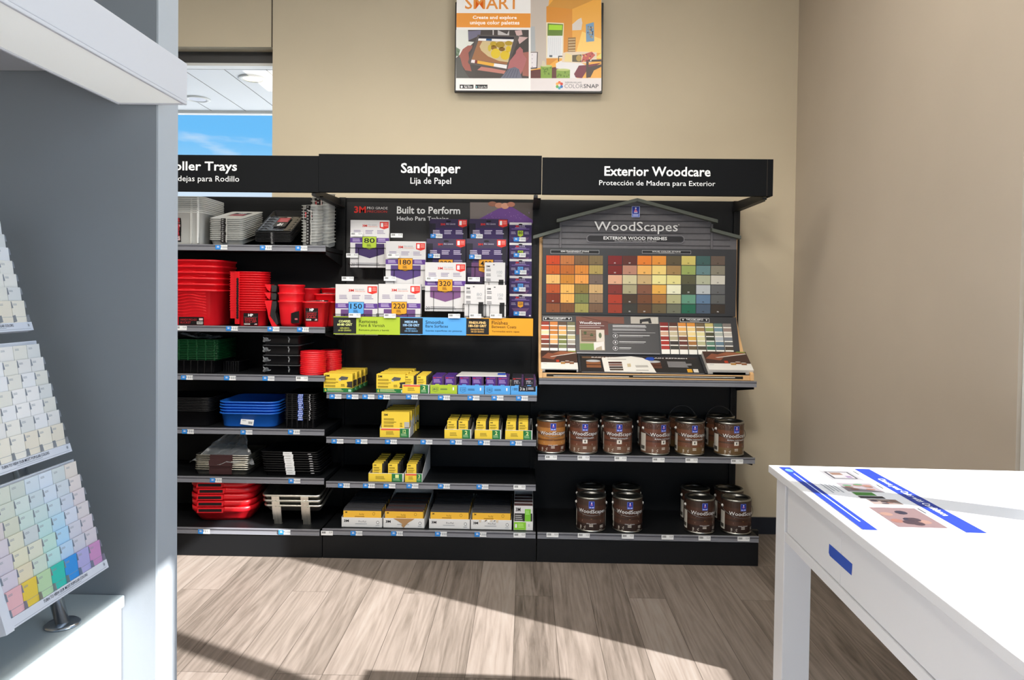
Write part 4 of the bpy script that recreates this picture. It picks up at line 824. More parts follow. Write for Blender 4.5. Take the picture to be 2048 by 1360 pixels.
xb0, xb1 = s.p(667, 652)[0], s.p(1066, 652)[0]; zb0, zb1 = s.p(866, 670)[1], s.p(866, 634.5)[1]
s.box(xb0, xb1, zb0, zb1, -.006, 0, flat('202226'))
for x, c, k in ((667, M_lime, 0), (800, M_sky, 1), (932.5, M_org, 2)):
    sl_ = k*1.4
    xe = (800, 932.5, 1066)[k]; s.R(x, 633.5+sl_, xe, 635+sl_, c, .0006); s.R(x, 667.5+sl_*.8, xe, 669+sl_*.8, c, .0006); s.R(x+45.5, 634.5+sl_, xe, 669+sl_*.8, c, .0005)
    a_, b_, c_, d_ = (('COARSE:', '60-80 GRIT', 'GRUESO:', '60-80 GRANO'), ('MEDIUM:', '100-150 GRIT', 'MEDIO:', '100-150 GRANO'), ('FINE/X-FINE:', '180-320 GRIT', 'FINO/EXTRA FINO:', '180-320 GRANO'))[k]
    cc = x+22.5; tw = (12, 13, 17)[k]
    s.T(a_, cc-tw, 640+sl_, cc+tw, 645+sl_, (flat('e4ee9c'), flat('a8d4ff'), flat('ffd890'))[k], .001, .03); s.T(b_, cc-15-k*1.5, 646.5+sl_, cc+15+k*1.5, 651.5+sl_, (flat('e4ee9c'), flat('a8d4ff'), flat('ffd890'))[k], .001, .03)
    s.T(c_, cc-tw*.8, 654.5+sl_, cc+tw*.8, 657.8+sl_, (flat('c4d060'), flat('7ab4e8'), flat('e0b060'))[k], .001, .02); s.T(d_, cc-13, 659+sl_, cc+13, 662.3+sl_, (flat('c4d060'), flat('7ab4e8'), flat('e0b060'))[k], .001, .02)
    e_, f_, g_ = (('Removes', 'Paint & Varnish', 'Remueve pintura y barniz'), ('Smooths', 'Bare Surfaces', 'Suaviza superficies sin pinturas'), ('Finishes', 'Between Coats', 'Terminados entre capas'))[k]
    ink = (flat('2f3a14'), flat('14344c'), flat('4c3008'))[k]; tx = x+51
    s.T(e_, tx, 639.5+sl_, tx+(37, 36, 32)[k], 646.5+sl_, ink, .001, .01); s.T(f_, tx, 648+sl_, tx+(51, 45, 49)[k], 653.8+sl_, ink, .001, .008); s.T(g_, tx, 658.5+sl_, tx+(60, 73, 55)[k], 663+sl_, ink, .001, .008)
s.build('grit_banner', sd)
def flag1(m, x0, y0, x1, y1): m.poly([(x0, y1), (x1, y1), (x1, y0+(y1-y0)*.2), ((x0+x1)/2, y0), (x0, y0+(y1-y0)*.2)], M_red, .0008); m.text('1', x0+(x1-x0)*.12, y0+(y1-y0)*.3, x0+(x1-x0)*.4, y1-(y1-y0)*.15, M_white, .0012, .02); m.lines(x0+(x1-x0)*.5, y0+(y1-y0)*.35, x1-(x1-x0)*.06, y1-(y1-y0)*.15, 3, flat('f4a8a0'), .0012, rag=.1)
def shield(m, W, H, num, c, y0, y1, x0=.31, x1=.68):
    m.poly([(x0*W, y1*H), (x1*W, y1*H), (x1*W, (y0+.04)*H), ((x0+x1)/2*W, y0*H), (x0*W, (y0+.04)*H)], M_ink, .0012); d = .008*W
    m.poly([(x0*W+d, y1*H-d), (x1*W-d, y1*H-d), (x1*W-d, (y0+.04)*H+d), ((x0+x1)/2*W, y0*H+d), (x0*W+d, (y0+.04)*H+d)], c, .0014)
    h = (y1-y0); m.text(num, (x0+.045)*W, (y0+h*.5)*H, (x1-.045)*W, (y0+h*.88)*H, M_ink, .0018, .012); m.lines((x0+.12)*W, (y0+h*.2)*H, (x1-.12)*W, (y0+h*.42)*H, 3, M_ink, .0018, rag=.3)
def pack(kind, num, c, W, H, chev):
    b = MB(); t = .011; b.box(-W/2, W/2, 0, t, 0, H, M_pp if kind == 'p' else M_pw); m = b; m.M = Matrix.Translation((-W/2, 0, 0)) @ FRONT
    if kind == 'w':
        m.text('3M', .31*W, .855*H, .435*W, .905*H, M_red, .0008, .03); m.text('PRO GRADE', .46*W, .885*H, .68*W, .910*H, M_pgrey, .0008); m.text('PRECISION', .46*W, .850*H, .70*W, .875*H, flat('e0907c'), .0008); flag1(m, .76*W, .81*H, .985*W, .965*H)
        for k in range(3): m.lines((.09+k*.30)*W, .70*H, (.30+k*.30)*W, .79*H, 3, flat('8f86a4'), .0008, rag=.2, seed=k)
        for k in range(2): m.rect((.345+k*.30)*W, .70*H, (.349+k*.30)*W, .79*H, flat('c0bac8'), .0008)
        m.rect(0, .525*H, W, .625*H, M_pur, .0006)
        for x in (.06, .72): m.lines(x*W, .54*H, (x+.22)*W, .61*H, 3, flat('cfc0e4'), .0010, rag=.2)
        m.poly([(.13*W, .505*H), (.88*W, .505*H), (.88*W, .29*H), (.505*W, .195*H), (.13*W, .29*H)], flat(chev), .0009); shield(m, W, H, num, c, .38, .655)
        m.text('20', .025*W, .03*H, .125*W, .10*H, flat('3c3c48'), .0008); m.lines(.14*W, .03*H, .95*W, .10*H, 2, flat('84848c'), .0008, rag=.3)
    elif kind == 'p':
        m.rect(0, .42*H, W, .80*H, M_pdk, .0005); m.rect(0, .42*H, .16*W, .9*H, flat('242230'), .0006); m.rect(.88*W, .42*H, W, .9*H, flat('242230'), .0006); m.disc(.5*W, .95*H, .07*W, .018*H, flat('101014'), .0007)
        m.text('3M', .29*W, .86*H, .41*W, .905*H, M_red, .0008, .03); m.text('PRO GRADE', .44*W, .875*H, .68*W, .905*H, flat('d0c8dc'), .0008); flag1(m, .76*W, .82*H, .985*W, .985*H)
        for k in range(3): m.lines((.09+k*.30)*W, .66*H, (.30+k*.30)*W, .76*H, 3, flat('d4cbe4'), .0008, rag=.2, seed=k)
        m.poly([(.13*W, .50*H), (.6*W, .50*H), (.6*W, .2*H), (.13*W, .2*H)], flat('6f4a78'), .0008); shield(m, W, H, num, c, .28, .57)
        m.lines(.70*W, .46*H, .97*W, .56*H, 3, flat('9a90b0'), .0008)
    elif kind == 'd':
        m.disc(.45*W, .93*H, .05*W, .012*H, M_ink, .0008); m.text('3M', .08*W, .85*H, .26*W, .91*H, M_ink, .0008, .03); m.text(num, .6*W, .66*H, .86*W, .75*H, M_pgrey, .0008)
        for k in range(3): m.lines(.08*W, (.72-.15*k)*H, .36*W, (.81-.15*k)*H, 2, flat('5c5c60'), .0008)
        m.rect(.70*W, .06*H, .93*W, .48*H, flat('202022'), .0008); m.lines(.62*W, .56*H, .88*W, .63*H, 3, flat('a8a8ac'), .0008)
    else:
        m.rect(0, 0, W, .9*H, M_pdk, .0005); m.text('3M', .28*W, .80*H, .42*W, .88*H, M_red, .0008, .03); m.text('PRO GRADE', .45*W, .82*H, .7*W, .88*H, flat('d0c8dc'), .0008); m.rect(.1*W, .72*H, .9*W, .74*H, flat('8a6cc0'), .0008); m.lines(.25*W, .75*H, .75*W, .79*H, 1, flat('b0a4cc'), .0008, rag=0)
        m.disc(.5*W, .92*H, .09*W, .03*H, flat('101014'), .0007); m.poly([(.38*W, .66*H), (.62*W, .66*H), (.62*W, .46*H), (.5*W, .40*H), (.38*W, .46*H)], c, .0008); m.text(num, .41*W, .51*H, .59*W, .63*H, M_ink, .0012, .01)
        for x in (.08, .68): m.lines(x*W, .5*H, (x+.24)*W, .62*H, 3, flat('a8a0bc'), .0008)
        m.poly([(.1*W, .38*H), (.9*W, .38*H), (.75*W, .2*H), (.25*W, .2*H)], flat('6a4a72'), .0008); m.lines(.86*W, .93*H, .99*W, .98*H, 1, flat('c8c0d0'), .0009); m.disc(.93*W, .06*H, .05*W, .03*H, flat('d8d4dc'), .0009)
    b.M = Matrix(); return b
def place_pack(kind, num, c, px0, py0, px1, hpx, y, n, label, grp, chev='', lean=0.0):
    p = PF(y); a, e_ = p.p(px0, py0+30), p.p(px1, py0+30); zt_ = p.p((px0+px1)/2, py0)[1]; W = e_[0]-a[0]; H = hpx*(y-CAM.y)/FPX
    o = pack(kind, num, c, W, H, chev).build('sandpaper_pack', bev=.0012)
    for k in range(n):
        q = o if k == 0 else o.copy()
        if k: COL.objects.link(q)
        q.location = ((a[0]+e_[0])/2, y+k*.0125, zt_-H); q.rotation_euler = (lean, 0, 0)
        tag(q, label if k == 0 else label.replace('pack', f'pack {ORD[k]} in line', 1) if n > 1 else label, 'sandpaper', grp)
    return (a[0], e_[0], zt_-H, zt_, y)
GW, GP = 'white sandpaper packs on the display', 'purple sandpaper packs on the display'
bk = []
bk.append(place_pack('w', '80', M_lime, 700.6, 440.2, 778.1, 95, .30, 2, 'white sandpaper pack with green 80, at the top left of display', GW, '3d2a5e'))
bk.append(place_pack('w', '180', M_org, 771.4, 482.6, 851.1, 97, .24, 2, 'white sandpaper pack with orange 180, below and right of green 80', GW, '54407c'))
bk.append(place_pack('w', '320', M_org, 850, 524.9, 931.3, 98, .20, 1, 'white sandpaper pack with orange 320, at the middle of display', GW, '7c5484'))
bk.append(place_pack('w', '150', M_sky, 670.8, 568.7, 755.2, 102, .158, 2, 'white sandpaper pack with blue 150, at the bottom left', GW, '6a4a80'))
bk.append(place_pack('w', '220', M_org, 756.8, 568.2, 841, 102, .158, 4, 'white sandpaper pack with orange 220, at the bottom row', GW, '6a4a80'))
bk.append(place_pack('p', '180', M_org, 859, 438, 934.7, 92, .42, 1, 'purple sandpaper pack with orange 180, upper row', GP))
bk.append(place_pack('p', '220', M_org, 938.7, 438, 1015.6, 92, .42, 1, 'purple sandpaper pack, upper row right, above the 400', GP))
bk.append(place_pack('p', '220', M_org, 853, 477.7, 931.3, 95, .33, 1, 'purple sandpaper pack with orange 220, above the white 320', GP))
bk.append(place_pack('p', '400', M_org, 932.7, 477.7, 1012.9, 95, .33, 1, 'purple sandpaper pack with orange 400, second row right', GP))
GD = 'narrow white sanding packs'
bk.append(place_pack('d', '100', M_org, 969, 524.9, 1010, 66, .24, 1, 'narrow white sanding pack marked 100, above the other two', GD))
bk.append(place_pack('d', '80', M_org, 929, 568.7, 969.5, 68, .17, 1, 'narrow white sanding pack marked 80, right of white 320', GD))
bk.append(place_pack('d', '150', M_org, 970.5, 569.8, 1012, 68, .17, 2, 'narrow white sanding pack marked 150, bottom right', GD))
for k, (y0, h, cc, num, lb) in enumerate(((445, 48, M_lime, '80', 'topmost'), (485.6, 46, M_lime, '80', 'second from top'), (518, 46, M_sky, '120', 'third from top'), (551.8, 46, M_sky, '150', 'fourth from top'), (587.8, 46, M_org, '220', 'lowest'))):
    place_pack('s', num, cc, 1018.5, y0, 1063, h, .43-.014*k, 1, f'small purple sandpaper pack, {lb} in the right column of the display', 'small purple packs in a column')
for i, (x0, x1, z0, z1, y) in enumerate(bk):
    H = z1-z0; b = MB(); yf = y-.006; r = .0016
    if i == 5 or i == 6:
        b.tube([((x0+x1)/2, yf, z1-.012), ((x0+x1)/2, .468, z1-.008)], r, M_wirek, 6); b.build('peg_hook', sd); continue
    zb_ = z0-.0045
    for z in (z0+H*.06, z0+H*.41): b.tube([(x0-.008, yf-.002, z), (x1+.008, yf-.002, z)], r, M_wirek, 6)
    for x in (x0+(x1-x0)*.22, x0+(x1-x0)*.7): b.tube([(x, .468, zb_), (x, yf, zb_), (x, yf, z0+H*.41)], r, M_wirek, 6)
    for x in (x0-.008, x1+.008):
        b.tube([(x, yf-.002, z0+H*.41), (x, yf-.002, z0+H*.06), (x, .468, z0+H*.06)], r, M_wirek, 6); b.tube([(x, yf-.002, z0+H*.41), (x, .468, z0+H*.5)], r, M_wirek, 6)
    b.build('wire_basket', sd)
def cv(x, y): return (640+x/4.452, 380+y/4.452)
for x, y, k, Y_ in ((325, 395, 'w', .28), (683, 405, 'w', .28), (287, 583, 'w', .28), (247, 790, 'w', .22), (653, 585, 'w', .22), (622, 790, 'w', .22), (997, 793, 'w', .18), (1370, 795, 'w', .22), (308, 1117, 'w', .128), (622, 1120, 'w', .128), (1195, 1122, 'w', .128), (1383, 1122, 'w', .128), (1567, 1122, 'w', .128), (1037, 410, 'b', .40), (1395, 412, 'b', .40), (1015, 587, 'b', .31), (1382, 595, 'b', .31), (1778, 440, 'b', .40), (1778, 580, 'b', .385), (1785, 733, 'b', .37), (1777, 885, 'b', .355), (1777, 1100, 'b', .34)):
    o = price_tag(sd, *cv(x, y), Y_, k, 24, 'peg_tag'); c = atY(*cv(x, y), Y_)
    MB().tube([(c.x, Y_+.002, c.z), (c.x, .468, c.z+.012)], .0016, M_wirek, 6).build('tag_arm', o)

# ---------------------------------------------------------------- sponges, trays and pads on the middle unit
M_dk = pm('dark_sponge', (44, 42, 42), .85, bump=.3, bscale=900); M_pads = pm('purple_sponge', (74, 48, 92), .8); M_cartw = pm('white_carton', (226, 226, 226), .55)
def big_box():
    t = MB(); W, D, H = .165, .062, .107; t.box(-W/2, W/2, -D/2, D/2, 0, H, M_yel); t.M = Matrix.Translation((-W/2, -D/2, 0)) @ FRONT
    t.rect(0, 0, W, .22*H, M_grn, .0005); t.text('6', .04*W, .04*H, .10*W, .19*H, M_yel, .0008, .02); t.lines(.13*W, .04*H, .75*W, .20*H, 3, flat('cfe0a0'), .0008); t.rect(.86*W, .04*H, .96*W, .16*H, flat('b8e0d0'), .0008)
    t.text('3M', .05*W, .82*H, .20*W, .94*H, M_ink, .0008, .03)
    for k in range(3): t.lines(.05*W, (.62-.18*k)*H, .52*W, (.74-.18*k)*H, 2, flat('6a5818'), .0008, seed=k)
    t.poly([(.52*W, .72*H), (.62*W, .86*H), (.86*W, .82*H), (.82*W, .68*H), (.6*W, .64*H)], flat('55565a'), .0008); t.poly([(.52*W, .72*H), (.60*W, .68*H), (.6*W, .60*H), (.53*W, .64*H)], flat('b8babc'), .0010)
    t.poly([(.80*W, .56*H), (1*W, .60*H), (1*W, .24*H), (.80*W, .28*H), (.83*W, .42*H)], flat('3a3530'), .0008); t.lines(.60*W, .30*H, .76*W, .44*H, 3, flat('6a5818'), .0008)
    t.M = Matrix.Translation((W/2, -D/2, 0)) @ SIDE; t.rect(0, 0, D, .22*H, M_grn, .0005); t.rect(.25*D, .26*H, .98*D, .62*H, flat('3a3530'), .0008); t.lines(.2*D, .68*H, .8*D, .88*H, 4, flat('8a7428'), .0008)
    t.M = Matrix(); return t.build('sponge_box', bev=.001)
def small_sponge(style):
    t = MB(); W, D, H = .054, .026, .098; x2 = W/2+.011
    if style == 'y':
        t.box(-W/2, x2, -D/2+.001, D/2-.001, 0, H-.003, M_dk); t.box(-W/2-.0004, W/2, -D/2, D/2, 0, H, M_yel); t.M = Matrix.Translation((-W/2, -D/2, 0)) @ FRONT; t.text('3M', .1*W, .88*H, .38*W, .95*H, M_ink, .0006, .03)
        for k in range(3): t.lines(.1*W, (.70-.14*k)*H, .85*W, (.80-.14*k)*H, 2, flat('6a5818'), .0006, seed=k)
    else:
        t.box(-W/2, x2, -D/2+.001, D/2-.001, 0, H-.002, M_pads); t.box(-W/2-.0004, W/2, -D/2, D/2, 0, H, flat('4c2c80') if style != 'k' else flat('262430')); t.M = Matrix.Translation((-W/2, -D/2, 0)) @ FRONT
        t.text('3M', .08*W, .86*H, .34*W, .93*H, M_red, .0006, .03); t.lines(.4*W, .88*H, .95*W, .93*H, 1, flat('d06a7a'), .0006, rag=0)
        c = {'g': M_lime, 'b': M_sky, 'c': M_sky, 'k': M_sky}[style]
        if style == 'k': t.text('3 IN 1', .2*W, .62*H, .8*W, .72*H, flat('d8d4e0'), .0006); t.lines(.2*W, .72*H, .8*W, .8*H, 1, flat('d8d4e0'), .0006)
        else: t.lines(.12*W, .60*H, .9*W, .82*H, 4, flat('b49cdc'), .0006)
        t.rect(.3*W, .36*H, .72*W, .54*H, c, .0008); t.text({'g': '80', 'b': '120', 'c': '180', 'k': '180'}[style], .36*W, .40*H, .66*W, .50*H, M_ink, .0011)
        if style == 'k':
            t.M = Matrix.Translation((x2, -D/2, 0)) @ SIDE
            for r in range(6): t.disc(D*.5, H*(.12+.15*r), .008, .006, flat('8a5c88'), .0006, 6)
    t.M = Matrix(); return t.build('sanding_sponge', bev=.0006)
def carton(W, D, h1, h2, art):
    t = MB(); k = .0015; t.box(-W/2, W/2, -D/2, D/2, 0, .0018, M_cartw); t.box(-W/2, W/2, -D/2, -D/2+k, 0, h1, M_cartw); t.box(-W/2, W/2, D/2-k, D/2, 0, h2, M_cartw)
    for x in (-W/2, W/2-k): t.prism([(-D/2, 0), (D/2, 0), (D/2, h2), (D/2-.03, h2), (-D/2, h1)], x, x+k, M_cartw, 'x')
    t.M = Matrix.Translation((-W/2, -D/2, 0)) @ FRONT
    if art[0] == 'y':      # yellow and green with a red strip
        t.rect(.0, .02*h1, .66*W, .96*h1, M_yel, .0005); t.rect(.66*W, .02*h1, W*.96, .96*h1, M_grn, .0006); t.text(art[1], .76*W, .46*h1, .86*W, .86*h1, flat('e8f0a0'), .0009, .02); t.lines(.70*W, .12*h1, .92*W, .42*h1, 3, flat('a8d0a0'), .0009)
        t.lines(.2*W, .25*h1, .5*W, .65*h1, 3, flat('8a7428'), .0008)
        if art[2]: t.rect(.04*W, .76*h1, .66*W, .94*h1, flat('e05a48'), .0008)
    elif art[0] == 'c':
        t.rect(0, 0, W, h1, art[1], .0005); t.poly([(.08*W, .75*h1), (.3*W, .75*h1), (.3*W, .35*h1), (.19*W, .2*h1), (.08*W, .35*h1)], flat('26384c'), .0007); t.poly([(.09*W, .72*h1), (.29*W, .72*h1), (.29*W, .37*h1), (.19*W, .23*h1), (.09*W, .37*h1)], art[1], .0009)
        t.text(art[2], .11*W, .40*h1, .27*W, .64*h1, flat('26384c'), .0011); t.lines(.38*W, .4*h1, .7*W, .62*h1, 2, flat('26384c'), .0009); t.text('1', .84*W, .42*h1, .89*W, .75*h1, M_white, .0009)
    elif art[0] == 'k':
        t.rect(0, 0, W, h1, M_sky, .0005); t.rect(.3*W, .4*h1, .95*W, h1, flat('20202a'), .0007); t.text('3 in 1', .36*W, .52*h1, .62*W, .86*h1, M_white, .001, .01); t.lines(.66*W, .55*h1, .92*W, .85*h1, 2, flat('d8d8e0'), .001); t.text('180', .08*W, .5*h1, .26*W, .8*h1, M_ink, .001)
    elif art[0] == 'p':
        t.text('3M', .06*W, .52*h1, .18*W, .78*h1, M_ink, .0008, .03); t.text('Pro-Pad', .42*W, .50*h1, .60*W, .70*h1, flat('7a7a80'), .0008); t.lines(.34*W, .28*h1, .70*W, .40*h1, 1, M_pgrey, .0008); t.disc(.89*W, .52*h1, .035*W, .16*h1, M_ink, .0008); t.disc(.89*W, .52*h1, .027*W, .12*h1, M_white, .001); t.lines(.84*W, .14*h1, .95*W, .26*h1, 2, M_pgrey, .0008)
        if art[1] == 1: t.poly([(.24*W, .98*h1), (.76*W, .98*h1), (.72*W, .84*h1), (.62*W, .6*h1), (.55*W, .3*h1), (.5*W, .02*h1), (.44*W, .22*h1), (.46*W, .42*h1), (.36*W, .7*h1)], flat('b08a60'), .0011)
        if art[1] == 2: [t.poly([(W*(.2+.07*k), .98*h1), (W*(.26+.07*k), .98*h1), (W*(.24+.07*k), .70*h1+.01*(k % 3)), (W*(.2+.07*k), .78*h1)], flat('f6f4f0' if k % 2 else 'd8c8b0'), .0011+.0001*k) for k in range(7)]
    elif art[0] == 'n':
        t.rect(.02*W, .06*h1, .64*W, .92*h1, flat('8ed040'), .0006); t.text('1', .08*W, .3*h1, .18*W, .7*h1, M_white, .001, .02); t.lines(.24*W, .25*h1, .58*W, .75*h1, 3, flat('c8f090'), .0009); t.lines(.75*W, .4*h1, .85*W, .7*h1, 2, M_pgrey, .0008)
    t.M = Matrix(); return t.build('display_carton', bev=.0004)
CM = {}
def put(key, maker, loc, label, cat, grp, rz=0.):
    if key not in CM: o = CM[key] = maker()
    else: o = CM[key].copy(); COL.objects.link(o)
    o.location = loc; o.rotation_euler = (0, 0, rz); return tag(o, label, cat, grp)
def fx(px, py, y): return atY(px, py, y).x
DA, DB, DC, DD = .9225, .6685, .4145, .1635
for g, (px, n, where) in enumerate(((676, 4, 'left row'), (781.5, 4, 'second row'))):
    for k in range(n):
        put('bb', big_box, (fx(px, 770, .09)+.003*k, .121+.095*k, DA), f'yellow sponge box with green band, {("front" if k == 0 else ORD[k])} in the {where}, upper sponge shelf', 'sponge box', 'large yellow sponge boxes, upper sponge shelf')
def sponge_tray(key, style, cols, rows, px0, px1, py, yf, deck, D, h1, h2, art, tl, sl, step=.05, grp='', y0=.012):
    x0, x1 = fx(px0, py, yf), fx(px1, py, yf); W = x1-x0; xc = (x0+x1)/2
    put('ct'+key, lambda: carton(W, D, h1, h2, art), (xc, yf+D/2, deck), tl, 'carton', 'display cartons of sponges')
    for c, px in enumerate(cols):
        for r in range(rows):
            nm = 'column' if len(cols) == 1 else ('left column', 'right column')[c]
            put('sp'+style, lambda: small_sponge(style), (fx(px, py-20, yf+.012)+random.uniform(-.001, .001), yf+y0+.013+step*r, deck+.002), f'{sl}, {("front" if r == 0 else ORD[r])} in the {nm}', 'sponge', grp, random.uniform(-.03, .03))
sponge_tray('A', 'y', (817.5, 843), 5, 804.5, 858.5, 778, .085, DA, .32, .051, .07, ('y', '2', 1), 'white yellow and green carton of small sponges, upper sponge shelf', 'small yellow sponge in the upper shelf carton', .055, 'small yellow sponges, upper shelf')
sponge_tray('B', 'g', (874.5, 899.5), 4, 860.5, 914, 778, .085, DA, .26, .051, .056, ('c', M_lime, '80'), 'lime green carton of purple sponges', 'purple sponge in the lime green carton', .055, 'purple sponges, lime carton')
sponge_tray('C', 'b', (928.5, 953.5), 4, 916, 968, 778, .085, DA, .26, .051, .056, ('c', M_sky, '120'), 'left blue carton of purple sponges, marked 120', 'purple sponge in the left blue carton', .055, 'purple sponges, 120 carton')
sponge_tray('D', 'c', (981, 1005.5), 4, 969.5, 1020.5, 778, .085, DA, .26, .051, .056, ('c', M_sky, '180'), 'right blue carton of purple sponges, marked 180', 'purple sponge in the right blue carton', .055, 'purple sponges, 180 carton')
sponge_tray('E', 'k', (1034, 1058), 4, 1021.5, 1074, 778, .085, DA, .26, .051, .056, ('k',), 'blue and black carton at the right end of the upper sponge shelf', 'black faced sponge in the blue and black carton', .055, 'black faced sponges')
# white card lying across the purple sponges, with a bit of blue tape
zt_ = DA+.002+.098+.0004; b = MB(); xl2, xr2 = fx(913, 745, .10), fx(1013, 746, .10)
b.prism([(xl2, .095), (xr2, .10), (xr2-.012, .285), (xl2+.012, .30)], zt_, zt_+.005, M_cartw, 'z'); tag(b.build('card_sheet', root=((xl2+xr2)/2, .2, zt_)), 'white card sheet lying across the purple sponges', 'card')
b = MB(); xt = fx(1003, 738, .16); b.box(xt-.022, xt+.024, .14, .20, zt_+.0052, zt_+.011, pm('blue_painters_tape', (36, 78, 178), .6)); tag(b.build('tape_pad', bev=.002, root=(xt, .17, zt_)), 'small blue tape pad on the white card sheet', 'tape')
# middle sponge shelf
def large_tray():
    x0, x1 = fx(760, 865, .09), fx(820.5, 865, .09); return carton(x1-x0, .34, .053, .20, ('y', '12', 1))
put('LT', large_tray, (fx(790, 865, .09), .26, DB), 'white carton with tall sloping sides, middle sponge shelf', 'carton', 'display cartons of sponges')
def large_sponge():
    t = MB(); W, D, H = .160, .03, .143; t.box(-W/2, W/2, -D/2, D/2, 0, H, M_yel); t.M = Matrix.Translation((-W/2, -D/2, 0)) @ FRONT; t.text('3M', .08*W, .84*H, .22*W, .92*H, M_ink, .0006, .03)
    for k in range(3): t.lines(.08*W, (.64-.13*k)*H, .54*W, (.74-.13*k)*H, 2, flat('6a5818'), .0006, seed=k)
    t.rect(.82*W, .38*H, W, .60*H, flat('b4b4b0'), .0006); t.poly([(.82*W, .38*H), (W, .38*H), (W, .30*H), (.88*W, .30*H)], flat('3a3a3c'), .0008); t.lines(.66*W, .38*H, .76*W, .56*H, 3, flat('6a5818'), .0006)
    t.M = Matrix(); return t.build('sponge_box', bev=.001)
for k in range(5): put('LS', large_sponge, (fx(791, 850, .10)+.004*k, .112+.062*k, DB+.002), f'wide yellow sponge box, {("front" if k == 0 else ORD[k])} in the tall sided carton', 'sponge box', 'wide yellow sponge boxes')
for key, px0, px1, cols, nm, num in (('F', 889, 942.5, (904, 926.5), 'left', '2'), ('G', 949.5, 1002.5, (962, 987.5), 'middle', '2'), ('H', 1010.5, 1065, (1022.5, 1047), 'right', '2')):
    sponge_tray(key, 'y', cols, 4, px0, px1, 868, .085, DB, .30, .053, .07, ('y', num, 0), f'white yellow and green carton, {nm} of three on the middle sponge shelf', f'small yellow sponge, {nm} of three middle shelf cartons', .066, f'small yellow sponges, {nm} middle carton')
sponge_tray('I', 'y', (754.5, 785.5), 6, 737, 807.5, 955, .085, DC, .33, .049, .05, ('y', '1', 0), 'wide white carton of yellow sponges on the lower sponge shelf', 'yellow sponge in the wide lower shelf carton', .050, 'yellow sponges, wide lower carton')
sponge_tray('J', 'y', (823,), 6, 810, 845, 955, .085, DC, .33, .05, .155, ('y', '3', 1), 'narrow white carton with sloping side on the lower sponge shelf', 'yellow sponge in the narrow lower shelf carton', .050, 'yellow sponges, narrow lower carton')
# sanding pads on the bottom deck
def pad(c):
    def mk():
        t = MB(); W, D, H = .216, .018, .098; t.box(-W/2, W/2, -D/2, D/2, 0, H, pm('sanding_pad_'+c, c, .85)); t.M = Matrix.Translation((-W/2, -D/2, 0)) @ FRONT; t.rect(0, .3*H, W, .92*H, flat('efbb40'), .0006)
        t.text('3M', .04*W, .78*H, .10*W, .88*H, M_ink, .0009, .03); t.text('Pro-Pad', .42*W, .66*H, .54*W, .78*H, flat('8a6418'), .0009); t.lines(.30*W, .54*H, .62*W, .62*H, 1, flat('8a6418'), .0009); t.disc(.80*W, .76*H, .035*W, .09*H, flat('8a6418'), .0009); t.disc(.80*W, .76*H, .028*W, .07*H, flat('efbb40'), .0011)
        t.M = Matrix(); return t.build('sanding_pad')
    return mk
NMS = ('leftmost', 'second', 'third', 'fourth')
for k, (px0, px1) in enumerate(((683, 764.5), (766.5, 849), (858, 940), (941.5, 1023.5))):
    yf = .045; x0, x1 = fx(px0, 1046, yf), fx(px1, 1046, yf); xc = (x0+x1)/2
    put('pt%d' % k, lambda: carton(x1-x0, .385, .055, .095 if k != 1 else .12, ('p', k if k < 3 else 2) if k != 2 else ('p', 0)), (xc, yf+.1925, DD), f'white pad carton{", torn open," if k == 1 else ""} on the bottom deck, {NMS[k]} of four', 'carton', 'white cartons of sanding pads')
    for r in range(14):
        c = ('3a3a3e', '2e2e32', '34343a')[r % 3] if k != 1 else ('4a2e2c', '3a3438', '34343a')[r % 3]
        put('pd'+c, pad(c), (xc+random.uniform(-.002, .002), yf+.014+.0262*r, DD+.002), f'dark sanding pad with yellow label, {("front" if r == 0 else ORD[r] if r < 13 else "last")} in the {NMS[k]} pad carton', 'sanding pad', f'sanding pads, {NMS[k]} carton')
yf = .04; x0, x1 = fx(1027, 1050, yf), fx(1066, 1050, yf)
put('nt', lambda: carton(x1-x0, .30, .051, .20, ('n',)), ((x0+x1)/2, yf+.15, DD), 'narrow white and green carton at the right end of the bottom deck', 'carton', None)
def block():
    t = MB(); W, D, H = x1-x0-.006, .05, .136; t.box(-W/2, W/2, -D/2, D/2, 0, H, pm('maroon_abrasive', (66, 40, 40), .8)); t.M = Matrix.Translation((-W/2, -D/2, 0)) @ FRONT; t.rect(0, 0, W, H, M_pw, .0004); t.rect(.02*W, .1*H, W*.98, .68*H, flat('2c2c2c'), .0006); t.text('3M', .08*W, .76*H, .34*W, .92*H, M_ink, .0008, .03); t.rect(.58*W, .22*H, .90*W, .86*H, flat('7ac43c'), .0009); t.lines(.62*W, .62*H, .86*W, .80*H, 3, flat('b8e890'), .0012); t.lines(.06*W, .30*H, .5*W, .62*H, 4, flat('b8b8b8'), .0009)
    t.M = Matrix(); return t.build('sanding_block', bev=.001)
for r in range(4): put('bl', block, ((x0+x1)/2, yf+.032+.062*r, DD+.002), f'maroon sanding block with white front, {("front" if r == 0 else ORD[r])} in the narrow green carton', 'sanding block', 'maroon sanding blocks')
